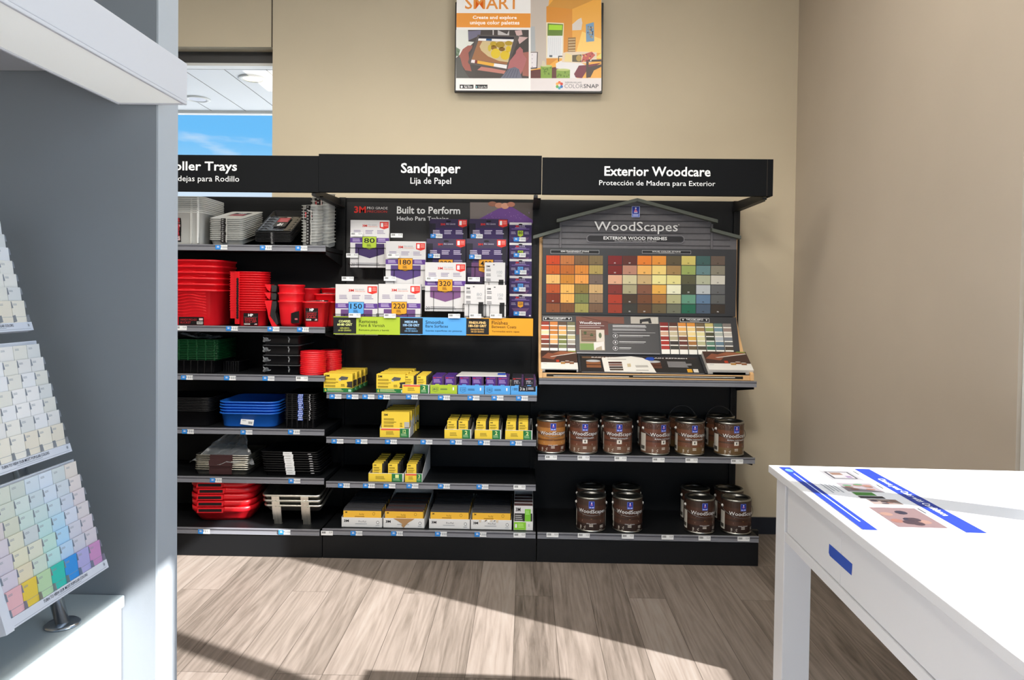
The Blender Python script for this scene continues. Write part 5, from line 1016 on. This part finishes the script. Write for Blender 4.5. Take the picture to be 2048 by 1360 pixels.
# ---------------------------------------------------------------- trays, buckets and lids on the left unit
def clear_mat(name, c, op, rough=.22):
    m = bpy.data.materials.new(name); m.use_nodes = True; t = m.node_tree; b = t.nodes['Principled BSDF']; b.inputs['Base Color'].default_value = lin(c); b.inputs['Roughness'].default_value = rough; b.inputs['Specular IOR Level'].default_value = .7
    tr = t.nodes.new('ShaderNodeBsdfTransparent'); x = t.nodes.new('ShaderNodeMixShader'); lw = t.nodes.new('ShaderNodeLayerWeight'); lw.inputs['Blend'].default_value = .3
    mr_ = t.nodes.new('ShaderNodeMapRange'); mr_.inputs[3].default_value = op; mr_.inputs[4].default_value = min(1, op+.5); t.links.new(lw.outputs['Facing'], mr_.inputs[0]); t.links.new(mr_.outputs[0], x.inputs[0])
    t.links.new(tr.outputs[0], x.inputs[1]); t.links.new(b.outputs[0], x.inputs[2]); t.links.new(x.outputs[0], t.nodes['Material Output'].inputs[0]); return m
M_clear = clear_mat('clear_plastic', (232, 233, 230), .55); M_film = clear_mat('shrink_film', (200, 206, 214), .12, .12)
M_rp = pm('red_plastic', (224, 26, 38), .32, spec=.5); M_bp = pm('black_plastic', (17, 17, 20), .42, spec=.32); M_blp = pm('blue_plastic', (32, 106, 210), .35, spec=.5); M_gp = pm('green_plastic', (12, 68, 36), .35, spec=.5); M_met = pm('bright_tray_metal', (226, 224, 216), .34, metal=1.0)
M_lb = flat('1a1718', .35); M_lr = flat('c03038', .4)
D1, D2, D3, D4, D5, D6 = 1.7535, 1.2915, 1.0155, .7075, .4275, .1565
def vessel(w_, d_, h, r, taper, m, rim=.008, lip=.010, wall=.0025, mb=None):
    """open tray or bucket: tapered rounded box with a rolled rim, hollow inside"""
    b = mb or MB(); k = taper
    b.loft([rr(w_*k, d_*k, r*k, 0), rr(w_*k+.004, d_*k+.004, r*k, .004), rr(w_, d_, r, h-lip), rr(w_+2*rim, d_+2*rim, r+rim, h-lip), rr(w_+2*rim, d_+2*rim, r+rim, h), rr(w_-2*wall, d_-2*wall, r, h), rr(w_*k-2*wall, d_*k-2*wall, r*k, .005)], m)
    return b
def hp_label(b, x0, z0, x1, z1, yf, rows, tilt=0.):
    M0 = b.M; b.M = M0 @ Matrix.Translation((0, yf, 0)) @ FRONT
    b.rect(x0, z0, x1, z1, M_lb, .0012); W, H = x1-x0, z1-z0; b.rect(x0+.03*W, z0+H*.69, x1-.03*W, z0+H*.70, flat('8a8a8a'), .0016)
    b.text('HP', x0+.32*W, z0+.74*H, x0+.66*W, z0+.95*H, M_white, .0018, .05)
    n = len(rows)
    for k, t_ in enumerate(rows): b.text(t_, x0+.1*W, z0+(.66-.46*(k+.9)/n)*H, x1-.1*W, z0+(.66-.46*(k+.1)/n)*H, M_lr, .0018, .012)
    b.rect(x0+.05*W, z0+.04*H, x0+.45*W, z0+.15*H, flat('d8d4d0'), .0016)
    for k in range(6): b.rect(x0+(.08+.05*k)*W, z0+.06*H, x0+(.10+.05*k)*W, z0+.14*H, M_lb, .0018)
    b.rect(x0+.74*W, z0+.05*H, x0+.93*W, z0+.15*H, flat('d8b8b8'), .0016); b.rect(x0+.74*W, z0+.10*H, x0+.81*W, z0+.15*H, flat('304070'), .0018); b.M = M0
def stack(mk, n, x, y, z, pitch, what, where, cat, grp, tilt=0., rz=0., jit=.0015, dx=0., part=None):
    """n nested pieces, each an object of its own; mk returns a mesh object or a thing with parts"""
    first = None; outs = []
    for k in range(n):
        if k == 0: o = first = mk()
        elif first.type == 'EMPTY': o = dup(first)
        else: o = first.copy(); COL.objects.link(o)
        o.location = (x+random.uniform(-jit, jit)+dx*k, y+random.uniform(-jit, jit), z+pitch*k); o.rotation_euler = (tilt, 0, rz+random.uniform(-jit, jit)*3)
        tag(o, f'{what}, {rank(n-1-k, n)} {where}' if n > 1 else f'{what} {where}', cat, grp if n > 1 else None); outs.append(o)
    return outs
def zy(px, py, y): return atY(px, py, y).z
def part_thing(name, parts):
    t = bpy.data.objects.new(name, None); COL.objects.link(t); t.empty_display_size = .05
    for nm, mb in parts: mb.build(nm, t)
    return t
# top shelf
xr1 = fx(405, 440, .11); W = .36
def mk():
    hb = zy(400, 424, .11)-D1; b = vessel(W, .31, hb, .035, .94, M_clear, .004, .006)
    for x in (.32*W, -.05*W): b.box(x-.004, x+.004, -.158, -.150, .01, hb-.01, M_clear)
    b.box(W/2-.03, W/2-.022, -.1575, -.152, .012, hb-.006, flat('e8eaea'))
    hp_label(b, -.02, .02, .055, .16, -.1525, ['BUCKET', 'LINER']); return b.build('bucket_liner')
stack(mk, 9, xr1-W/2, .265, D1, (zy(400, 393, .11)-zy(400, 424, .11))/8, 'clear plastic bucket liner', 'in the big clear stack, top shelf', 'bucket liner', 'clear bucket liners, top shelf')
def tray_liner(w_, d_, h, m, label_on=True, lab=(.0, .03)):
    def mk():
        b = vessel(w_, d_, h, .02, .93, m, .006, .004)
        if label_on:
            b.M = Matrix.Translation((lab[0], -d_/2-.0065, h-.016)) @ FRONT; b.rect(-lab[1], -.003, lab[1], .016, M_lb, .0006); b.disc(-lab[1]*.3, .007, .005, .004, flat('d0d0d0'), .001, 9); b.disc(-lab[1]*.3, .007, .003, .002, M_lb, .0013, 9); b.rect(lab[1]*1.0, -.002, lab[1]*1.5, .014, flat('b8b8b4'), .0006); b.M = Matrix()
        return b.build('tray_liner')
    return mk
def on_tray(o_w, rows, x, y, z, tilt, flip=False):
    pass
x0, x1 = fx(419, 460, .11), fx(487, 460, .11); W = x1-x0-.012; d_ = .33; th = math.radians(13)
pt = (zy(450, 437, .11)-D1-.035)/11
st = stack(tray_liner(W, d_, .035, M_clear, True, (-.012, .014)), 12, (x0+x1)/2, .105+d_/2, D1+d_/2*math.sin(th)+.002, pt, 'clear tray liner with black label', 'in the clear stack, top shelf', 'tray liner', 'clear tray liners, top shelf', th)
def sticker(o, W, H, x, y, label, flip):     # printed card lying in the topmost liner
    b = MB(); b.rect(-W/2, -H/2, W/2, H/2, M_lb, 0.0006); f = -1 if flip else 1
    b.M = Matrix.Rotation(math.pi if flip else 0, 4, 'Z'); b.text('HP', -W*.18, H*.15, W*.22, H*.42, M_white, .001, .05); b.rect(-W*.42, -H*.42, W*.42, H*.02, flat('b8404a'), .0009); b.lines(-W*.36, -H*.38, W*.36, -H*.02, 3, flat('d88a8c'), .0012, rag=.15); b.rect(-W*.45, -H*.5, -W*.1, -H*.44, flat('d8d4d0'), .0011)
    q = b.build('product_card', o); q.location = (x, y, .0365); return q
sticker(st[-1], .10, .15, .015, .0, '', False)
x0, x1 = fx(513, 465, .11), fx(583, 465, .11); W = x1-x0; th = math.radians(27); d_ = .34
def mk():
    b = vessel(W, d_, .03, .012, .93, M_bp, .005, .004)
    b.M = Matrix.Translation((-.005, -d_/2-.0055, .018)) @ FRONT; b.rect(-.012, -.012, .012, .012, flat('26262a'), .0006); b.disc(-.002, .004, .006, .005, flat('d8d8d8'), .001, 9); b.disc(-.002, .004, .0035, .003, M_lb, .0013, 9); b.M = Matrix()
    return b.build('roller_tray')
zt_ = zy(548, 462, .11); nb = 8
st = stack(mk, nb, (x0+x1)/2, .112+d_/2*math.cos(th), D1+d_/2*math.sin(th)+.001, (zt_-D1-.034)/(nb-1), 'black roller tray', 'in the tilted black stack, top shelf', 'roller tray', 'black roller trays, top shelf', th)
q = MB()
for k in range(6):
    q.tube([(-W/2+.012+(W-.024)*j/16, -.13+k*.038+.012*math.sin(j*.8), .031+.003*math.sin(j*.8)) for j in range(17)], .0022, pm('glossy_black_film', (40, 40, 44), .08, spec=.9), 5)
q.box(-W/2+.004, W/2-.004, -d_/2+.02, d_/2-.1, .0295, .0305, pm('glossy_black_film', (40, 40, 44), .08, spec=.9)); q.build('ribbed_film', st[-1])
sticker(st[-1], .075, .15, .012, -.03, '', True)
for (pa, pb, n, y, th_, top, lab) in ((604, 628, 13, .11, 8, 411, 'front narrow clear stack'), (622, 650, 15, .25, 8, 388, 'rear narrow clear stack')):
    x0, x1 = fx(pa, 450, y), fx(pb, 450, y); W = x1-x0+.018; th = math.radians(th_); d_ = .13 if y < .2 else .17; pt = (zy(pa, top, y)-D1-.03)/(n-1)
    st = stack(tray_liner(W, d_, .03, M_clear, True, (-.004, .012)), n, (x0+x1)/2+.009, y+d_/2, D1+d_/2*math.sin(th)+.001, pt, 'narrow clear tray liner', f'in the {lab}, top shelf', 'tray liner', f'{lab} of liners', th)
    b = MB(Matrix.Translation((-.004, -d_/2-.008, -.04)) @ FRONT); b.rect(-.025, -.03, .022, .045, M_lb, .001); b.rect(-.02, .0, .018, .030, M_lr, .0014); b.lines(-.018, .003, .016, .027, 3, flat('e08a8c'), .0017, rag=.1); b.rect(-.003, .033, .02, .042, flat('d8d4d0'), .0014); b.text('HP', -.014, -.024, .012, -.006, M_white, .0014, .05); b.build('product_card', st[-1])
# red shelf
xr1 = fx(449, 600, .2); W = .36
def mk():
    h = zy(400, 579, .11)-D2; b = vessel(W-.016, .30, h, .062, .92, M_rp, .007, .011)
    for k in range(8):
        z = .055+k*.017; b.tube([(-.16+.02*j, -.1505+.006*(1-z/h) if 0 else -.150*(.92+.08*z/h)-.0008, z+.006*math.sin(j*.75+k*.3)) for j in range(14)], .0016, M_rp, 5)
    return b.build('paint_bucket')
def bucket_label():
    b = MB(); b.M = Matrix.Translation((0, -.141, 0)) @ FRONT; b.rect(-.06, .004, .085, .05, M_lb, .0030); b.text('HANDY PRO-GO', -.05, .028, .045, .040, M_lr, .0034); b.text('BUCKET', -.05, .011, .01, .023, M_lr, .0034); b.rect(.058, .03, .08, .043, flat('d8b8b8'), .0034); b.rect(.045, .008, .08, .024, flat('d8d4d0'), .0034)
    for k in range(8): b.rect(.048+k*.004, .011, .050+k*.004, .022, M_lb, .0037)
    b.M = Matrix(); return b
st = stack(mk, 6, xr1-W/2+.004, .27, D2, .0345, 'big red paint bucket', 'of the nested stack, red shelf', 'bucket', 'big red buckets, red shelf'); bucket_label().build('label', st[0])
x0, x1 = fx(455, 600, .12), fx(527, 600, .12); W = x1-x0
def mk():
    h = .095; cup = vessel(W*.80, .15, h, .05, .86, M_rp, .004, .005); 
    for v in range(len(cup.v)): cup.v[v] = (cup.v[v][0]+W*.08, cup.v[v][1], cup.v[v][2])
    tab = MB(); tab.prism([(-W*.32, -.072), (-W*.22, -.082), (-W*.19, -.072), (-W*.22, -.05), (-W*.32, -.05)], .012, h, M_rp, 'z'); tab.M = Matrix.Translation((0, -.0825, 0)) @ FRONT; tab.disc(-W*.225, .05, .007, .009, M_lb, .0015, 12); tab.M = Matrix()
    sd_ = MB(); sd_.box(-W*.5, -W*.3, -.045, .05, h*.45, h-.001, M_rp); sd_.box(-W*.5-.003, -W*.3, -.048, .053, h-.004, h, M_rp); return part_thing('roller_cup', [('cup', cup), ('hanger_tab', tab), ('side_pocket', sd_)])
st = stack(mk, 17, (x0+x1)/2, .205, D2, (zy(490, 543, .12)-D2-.095)/16, 'red roller cup', 'of the nested cup stack, red shelf', 'roller cup', 'red roller cups, red shelf', 0, 0, .0006)
b = MB(); hp_label(b, -.015, .006, .07, .075, -.0745, ['HANDY', 'ROLLER', 'CUP']); b.build('label', st[0])
def mkpail(full=True):
    h = .150; cup = MB(); cup.loft([rr(.105, .105, .045, 0), rr(.120, .115, .052, .02), rr(.135, .13, .058, h-.04), rr(.140, .135, .06, h-.012), rr(.150, .145, .066, h-.008), rr(.150, .145, .066, h), rr(.136, .131, .058, h), rr(.10, .10, .04, .006)], M_rp)
    lb_ = MB(Matrix.Translation((.030, -.058, 0)) @ FRONT); lb_.poly([(-.012, .022), (.035, .022), (.035, .092), (.012, .086), (-.012, .078)], M_lb, .006); lb_.rect(.010, .040, .026, .050, flat('b86068'), .0065)
    strap = MB(); strap.prism([(-.112, h-.004), (-.082, h-.004), (-.080, h-.03), (-.088, .08), (-.070, .015), (-.085, .004), (-.105, .012), (-.118, .08)], -.022, .022, pm('black_rubber_strap', (38, 38, 40), .6), 'y')
    if not full:
        strap = MB(); strap.prism([(-.112, h-.004), (-.082, h-.004), (-.080, h-.02), (-.084, h-.042), (-.110, h-.042)], -.022, .022, pm('black_rubber_strap', (38, 38, 40), .6), 'y')
    strap.M = Matrix.Translation((0, -.022, 0)) @ FRONT
    for k in range(9 if full else 0): strap.rect(-.112+.0006*k, .03+k*.008, -.088, .033+k*.008, flat('141416'), .0006)
    strap.M = Matrix()
    lp = MB(); lp.prism([(-.150, h), (-.106, h), (-.112, .1), (-.118, .06), (-.075, .0), (-.105, .0), (-.125, .05), (-.132, .09)], -.03, .03, M_rp, 'y')
    if not full: lp = MB(); lp.prism([(-.150, h), (-.113, h), (-.113, h-.02), (-.118, h-.042), (-.132, h-.03)], -.03, .03, M_rp, 'y')
    mkpail.label = lb_; return part_thing('paint_pail', [('pail', cup), ('strap', strap), ('handle_loop', lp)])
xp = fx(576, 610, .13); G_ = 'red pails with black strap'
st = stack(mkpail, 1, xp, .19, D2, 0, 'red paint pail with black strap and label', 'at the front, lowest of three, red shelf', 'paint pail', None)
mkpail.label.build('label', st[0]); st[0]['group'] = G_
up_ = mkpail(False); up_.location = (xp, .19, D2+.0465); tag(up_, 'red paint pail with black strap, middle of the front three', 'paint pail', G_)
dup(up_, (xp+.001, .19, D2+.093), 'red paint pail with black strap, topmost of the front three', G_)
for k, lb in ((0, 'lower of the two behind'), (1, 'upper of the two behind')): dup(up_, (fx(618, 580, .37), .365, D2+.075*k), f'red paint pail with black strap, {lb}, red shelf', G_)
def mkhandy():
    h = .147; b = vessel(.128, .125, h, .022, .80, M_rp, .005, .008); b.M = Matrix.Translation((0, 0, 0)); hp_label(b, -.046, .036, .026, .112, -.0590, ['HANDY', 'PAINT', 'PAIL'])
    lp = MB(); lp.tube([(-.062, 0, h-.006), (-.06, 0, h+.0), (0, .02, h+.004), (.06, 0, h), (.062, 0, h-.006)], .002, M_wire, 6)
    return part_thing('paint_pail', [('pail', b), ('wire_handle', lp)])
stack(mkhandy, 1, fx(628, 620, .10), .150, D2, 0, 'square red paint pail with black label', 'at the front right, red shelf', 'paint pail', None)
stack(mkhandy, 2, fx(650, 620, .24), .285, D2, .045, 'square red paint pail', 'of the two behind the front one', 'paint pail', 'square red pails, middle')
stack(mkhandy, 3, fx(667, 580, .38), .395, D2, .04, 'square red paint pail', 'of three at the back, red shelf', 'paint pail', 'square red pails, rear')
# black and green grids, wrapped trays, red lids
def ribbed(w_, d_, h, m, k=.94, n=6, name='bucket_grid', labf=None):
    def mk():
        b = vessel(w_, d_, h, .012, k, m, .004, .003)
        for j in range(n): x = -w_/2*.86+w_*.86*j/(n-1); b.box(x-.003, x+.003, -d_/2-.0035, -d_/2+.004, 0, h-.003, m)
        if labf: labf(b, w_, d_, h)
        return b.build(name)
    return mk
xr1 = fx(434, 715, .12); W = .30
stack(ribbed(W-.02, .26, .075, M_bp, .95, 7, 'bucket_grid'), 1, xr1-W/2-.01, .27, D3, 0, 'black ribbed tray', 'under the green stack, third shelf', 'tray', None)
stack(ribbed(W, .27, .012, M_gp, .97, 6, 'bucket_grid'), 12, xr1-W/2, .27, D3+.0752, .0098, 'green plastic bucket grid', 'of the green stack, third shelf', 'bucket grid', 'green bucket grids')
stack(ribbed(.10, .16, .062, M_bp, .9, 7, 'bucket_grid'), 1, fx(457, 735, .2), .32, D3, 0, 'small black ribbed tray', 'right of the green stack', 'tray', None)
def crumple(name, nx, ny, fn, m, seed, amp):
    R = random.Random(seed); b = MB(); V = [[Vector(fn(i/nx, j/ny))+Vector((R.uniform(-amp, amp), R.uniform(-amp, amp), R.uniform(-amp, amp))) for i in range(nx+1)] for j in range(ny+1)]
    vs_ = [v for r_ in V for v in r_]; fs = [(j*(nx+1)+i, j*(nx+1)+i+1, (j+1)*(nx+1)+i+1, (j+1)*(nx+1)+i) for j in range(ny) for i in range(nx)]
    return b.add(vs_, fs, m, False)
xg = xr1-W/2
M_bag = clear_mat('clear_bag', (224, 230, 236), .16, .14)
o = crumple('film', 9, 6, lambda u, v: (xg-.14+.235*u, .15+.2*v, D3+.0752+.12+.006+.035*(1-u)*abs(math.sin(3*v+u*4))), M_bag, 4, .006).build('plastic_bag', root=(xg, .25, D3+.2)); tag(o, 'crumpled clear plastic bag lying on the green grid stack', 'plastic bag')
x0, x1 = fx(527, 720, .12), fx(598, 720, .12); W = x1-x0
def mk():
    b = vessel(W, .28, .052, .012, .95, M_bp, .003, .004)
    f_ = MB(); f_.box(-W/2-.004, W/2+.004, -.146, .146, .0525, .0535, M_film); R = random.Random(9)
    c1 = crumple('', 5, 4, lambda u, v: (-W/2-.002+.040*u, -.148-.005*math.sin(u*6), .018+.026*v*(1-.6*u)), M_bag, 3, .005)
    c2 = crumple('', 2, 5, lambda u, v: (W*.20+.007*u, -.148-.004*math.sin(v*9), .010+.038*v), M_bag, 5, .003)
    return part_thing('wrapped_tray', [('tray', b), ('film', f_), ('film_tail', c1), ('film_tail', c2)])
stack(mk, 4, (x0+x1)/2, .265, D3, .0575, 'film wrapped black tray', 'of four stacked, third shelf', 'tray', 'film wrapped black trays')
def bucket_top(r):
    def mk():
        return MB().lathe([(r*.90, 0), (r*.97, .0015), (r, .004), (r, .012), (r-.006, .013), (r-.008, .004), (0, .004)], M_rp, 40).build('round_bucket_cover')
    return mk
stack(bucket_top(.073), 12, fx(626, 725, .15), .155, D3, .0113, 'red round lid', 'of the front lid stack, third shelf', 'lid', 'red lids, front stack', 0, 0, .0015)
stack(bucket_top(.062), 11, fx(660, 725, .30), .325, D3, .0118, 'red round lid', 'of the rear lid stack, third shelf', 'lid', 'red lids, rear stack', 0, 0, .0015)
# black, blue and grid trays
xr1 = fx(424, 830, .14); W = .34
stack(lambda: vessel(W-.01, .30, .092, .045, .93, M_bp, .005, .005).build('roller_tray'), 9, xr1-W/2, .275, D4, .0092, 'black roller tray', 'of the black stack, fourth shelf', 'roller tray', 'black roller trays, fourth shelf')
x0, x1 = fx(437, 835, .12), fx(551, 835, .12); W = x1-x0
def mk():
    b = vessel(W, .33, .082, .05, .93, M_blp, .012, .006); return b.build('roller_tray')
st = stack(mk, 5, (x0+x1)/2, .29, D4, .0165, 'blue roller tray', 'of the blue stack, fourth shelf', 'roller tray', 'blue roller trays', 0, 0, .003)
b = MB(Matrix.Translation((.0, -.1605, .038)) @ Matrix.Rotation(math.radians(6), 4, 'Y') @ Matrix.Rotation(math.radians(-8), 4, 'X') @ FRONT); b.rect(-.038, -.026, .038, .024, M_white, .001); b.lines(-.032, .006, .01, .018, 2, M_ink, .0014); b.lines(-.03, -.008, .0, .0, 1, M_pgrey, .0014)
for k in range(6): b.rect(.008+k*.004, -.018, .010+k*.004, -.004, M_ink, .0014)
b.build('price_sticker', st[0])
def bl_lab(b, w_, d_, h):
    b.M = Matrix.Translation((.004, -d_/2-.0045, h-.006)) @ FRONT; b.rect(-.016, -.005, .014, .005, flat('2458c8'), .001)
    for k in range(3): b.poly([(-.014+k*.009, -.004), (-.010+k*.009, -.004), (-.006+k*.009, .004), (-.010+k*.009, .004)], M_white, .0014)
    b.rect(.050, -.004, .055, .004, flat('b8b8bc'), .001); b.M = Matrix()
x0, x1 = fx(569, 825, .12), fx(630, 825, .12); W = x1-x0
stack(ribbed(W, .27, .055, M_bp, .96, 6, 'bucket_grid', bl_lab), 13, (x0+x1)/2, .265, D4, .0118, 'black grid tray with blue label', 'of the labelled stack, fourth shelf', 'tray', 'black grid trays with blue labels', 0, 0, .0025)
# wrapped metal trays and labelled black trays
x0, x1 = fx(390, 925, .13), fx(497, 925, .13); W = x1-x0
def mk():
    b = vessel(W, .28, .034, .02, .93, M_met, .004, .004); c_ = MB(); c_.box(-W*.22, W*.20, -.146, -.143, .004, .036, pm('maroon_card_insert', (58, 28, 30), .7)); return part_thing('roller_tray', [('tray', b), ('card_insert', c_)])
stack(mk, 8, (x0+x1)/2, .27, D5, .0115, 'bright metal roller tray in film', 'of the wrapped stack, fifth shelf', 'roller tray', 'film wrapped metal trays', 0, 0, .003)
xm = (x0+x1)/2; zt_ = D5+.0115*7+.036
def bag(u, v):
    a = math.pi*v; s_ = 1-.62*(u**1.1); x = -(W/2+.03)*math.cos(a)*s_; return (xm+x+.07*u*(1-v), .128+.16*u+.01*math.sin(9*v+4*u), zt_-.05+u*.155+.012*math.sin(12*v))
o = crumple('bag', 9, 16, bag, M_bag, 12, .007).build('plastic_bag', root=(xm, .25, zt_)); tag(o, 'gathered clear plastic bag over the metal trays on the fifth shelf', 'plastic bag')
x0, x1 = fx(528, 925, .13), fx(640, 925, .13); W = x1-x0
def mk():
    b = vessel(W, .28, .03, .02, .95, M_bp, .005, .004); b.M = Matrix.Translation((-.005, -.1455, .019)) @ FRONT; b.rect(-.026, -.011, .026, .011, M_white, .0012); b.lines(-.02, -.006, .02, .004, 1, flat('c8c8c8'), .0015); b.rect(W*.36, -.002, W*.42, .002, flat('c0c0c4'), .001); b.M = Matrix(); return b.build('roller_tray')
stack(mk, 9, (x0+x1)/2, .27, D5, .0138, 'black roller tray with white label', 'of the labelled stack, fifth shelf', 'roller tray', 'black trays with white labels', 0, 0, .003, -.0022)
# red trays and metal trays with legs on the bottom deck
x0, x1 = fx(383, 1010, .16), fx(506, 1010, .16); W = x1-x0
def mk():
    h = .088; b = MB(); b.loft([rr(W*.80, .24, .06, 0), rr(W*.86, .27, .07, .02), rr(W, .32, .085, .060), rr(W*1.03, .33, .09, .064), rr(W*1.03, .33, .09, h), rr(W*.98, .31, .085, h), rr(W*.8, .22, .06, .008)], M_rp)
    f_ = MB(); f_.prism([(-W*.36, .058), (W*.05, .058), (W*.07, h), (-W*.34, h)], -.172, -.150, M_rp, 'y'); f_.M = Matrix.Translation((0, -.1722, 0)) @ FRONT; f_.rect(-W*.33, .064, W*.03, .080, flat('1c1214'), .0004); f_.M = Matrix()
    return part_thing('painting_tray', [('tray', b), ('handle_slot', f_)])
stack(mk, 5, (x0+x1)/2, .27, D6+.0005, .0365, 'large red painting tray with handle slot', 'of the bottom deck stack', 'painting tray', 'large red trays, bottom deck', math.radians(0), math.radians(4), .003)
x0, x1 = fx(528, 995, .08), fx(642, 995, .08); W = x1-x0
def mk():
    h = .042; b = MB(); b.loft([rr(W*.9, .26, .02, -.004), rr(W, .30, .025, h-.012), rr(W+.014, .314, .03, h-.010), rr(W+.014, .314, .03, h), rr(W-.004, .296, .024, h), rr(W*.89, .255, .02, .0)], M_met)
    parts = [('tray', b)]
    for x in (-W*.27, W*.24):
        l = MB(); l.box(x-.022, x+.022, -.163, -.157, -.072, h-.006, M_met); l.box(x-.012, x-.006, -.166, -.163, -.070, h-.006, M_met); l.box(x+.006, x+.012, -.166, -.163, -.070, h-.006, M_met); l.box(x-.022, x+.022, -.163, -.145, -.074, -.072, M_met); parts.append(('leg', l))
    return part_thing('roller_tray', parts)
stack(mk, 3, (x0+x1)/2, .245, D6+.1015, .0285, 'shiny metal roller tray on legs', 'of three nested, bottom deck', 'roller tray', 'metal trays with legs', math.radians(11), 0, .002, -.006)
bpy.context.view_layer.update()
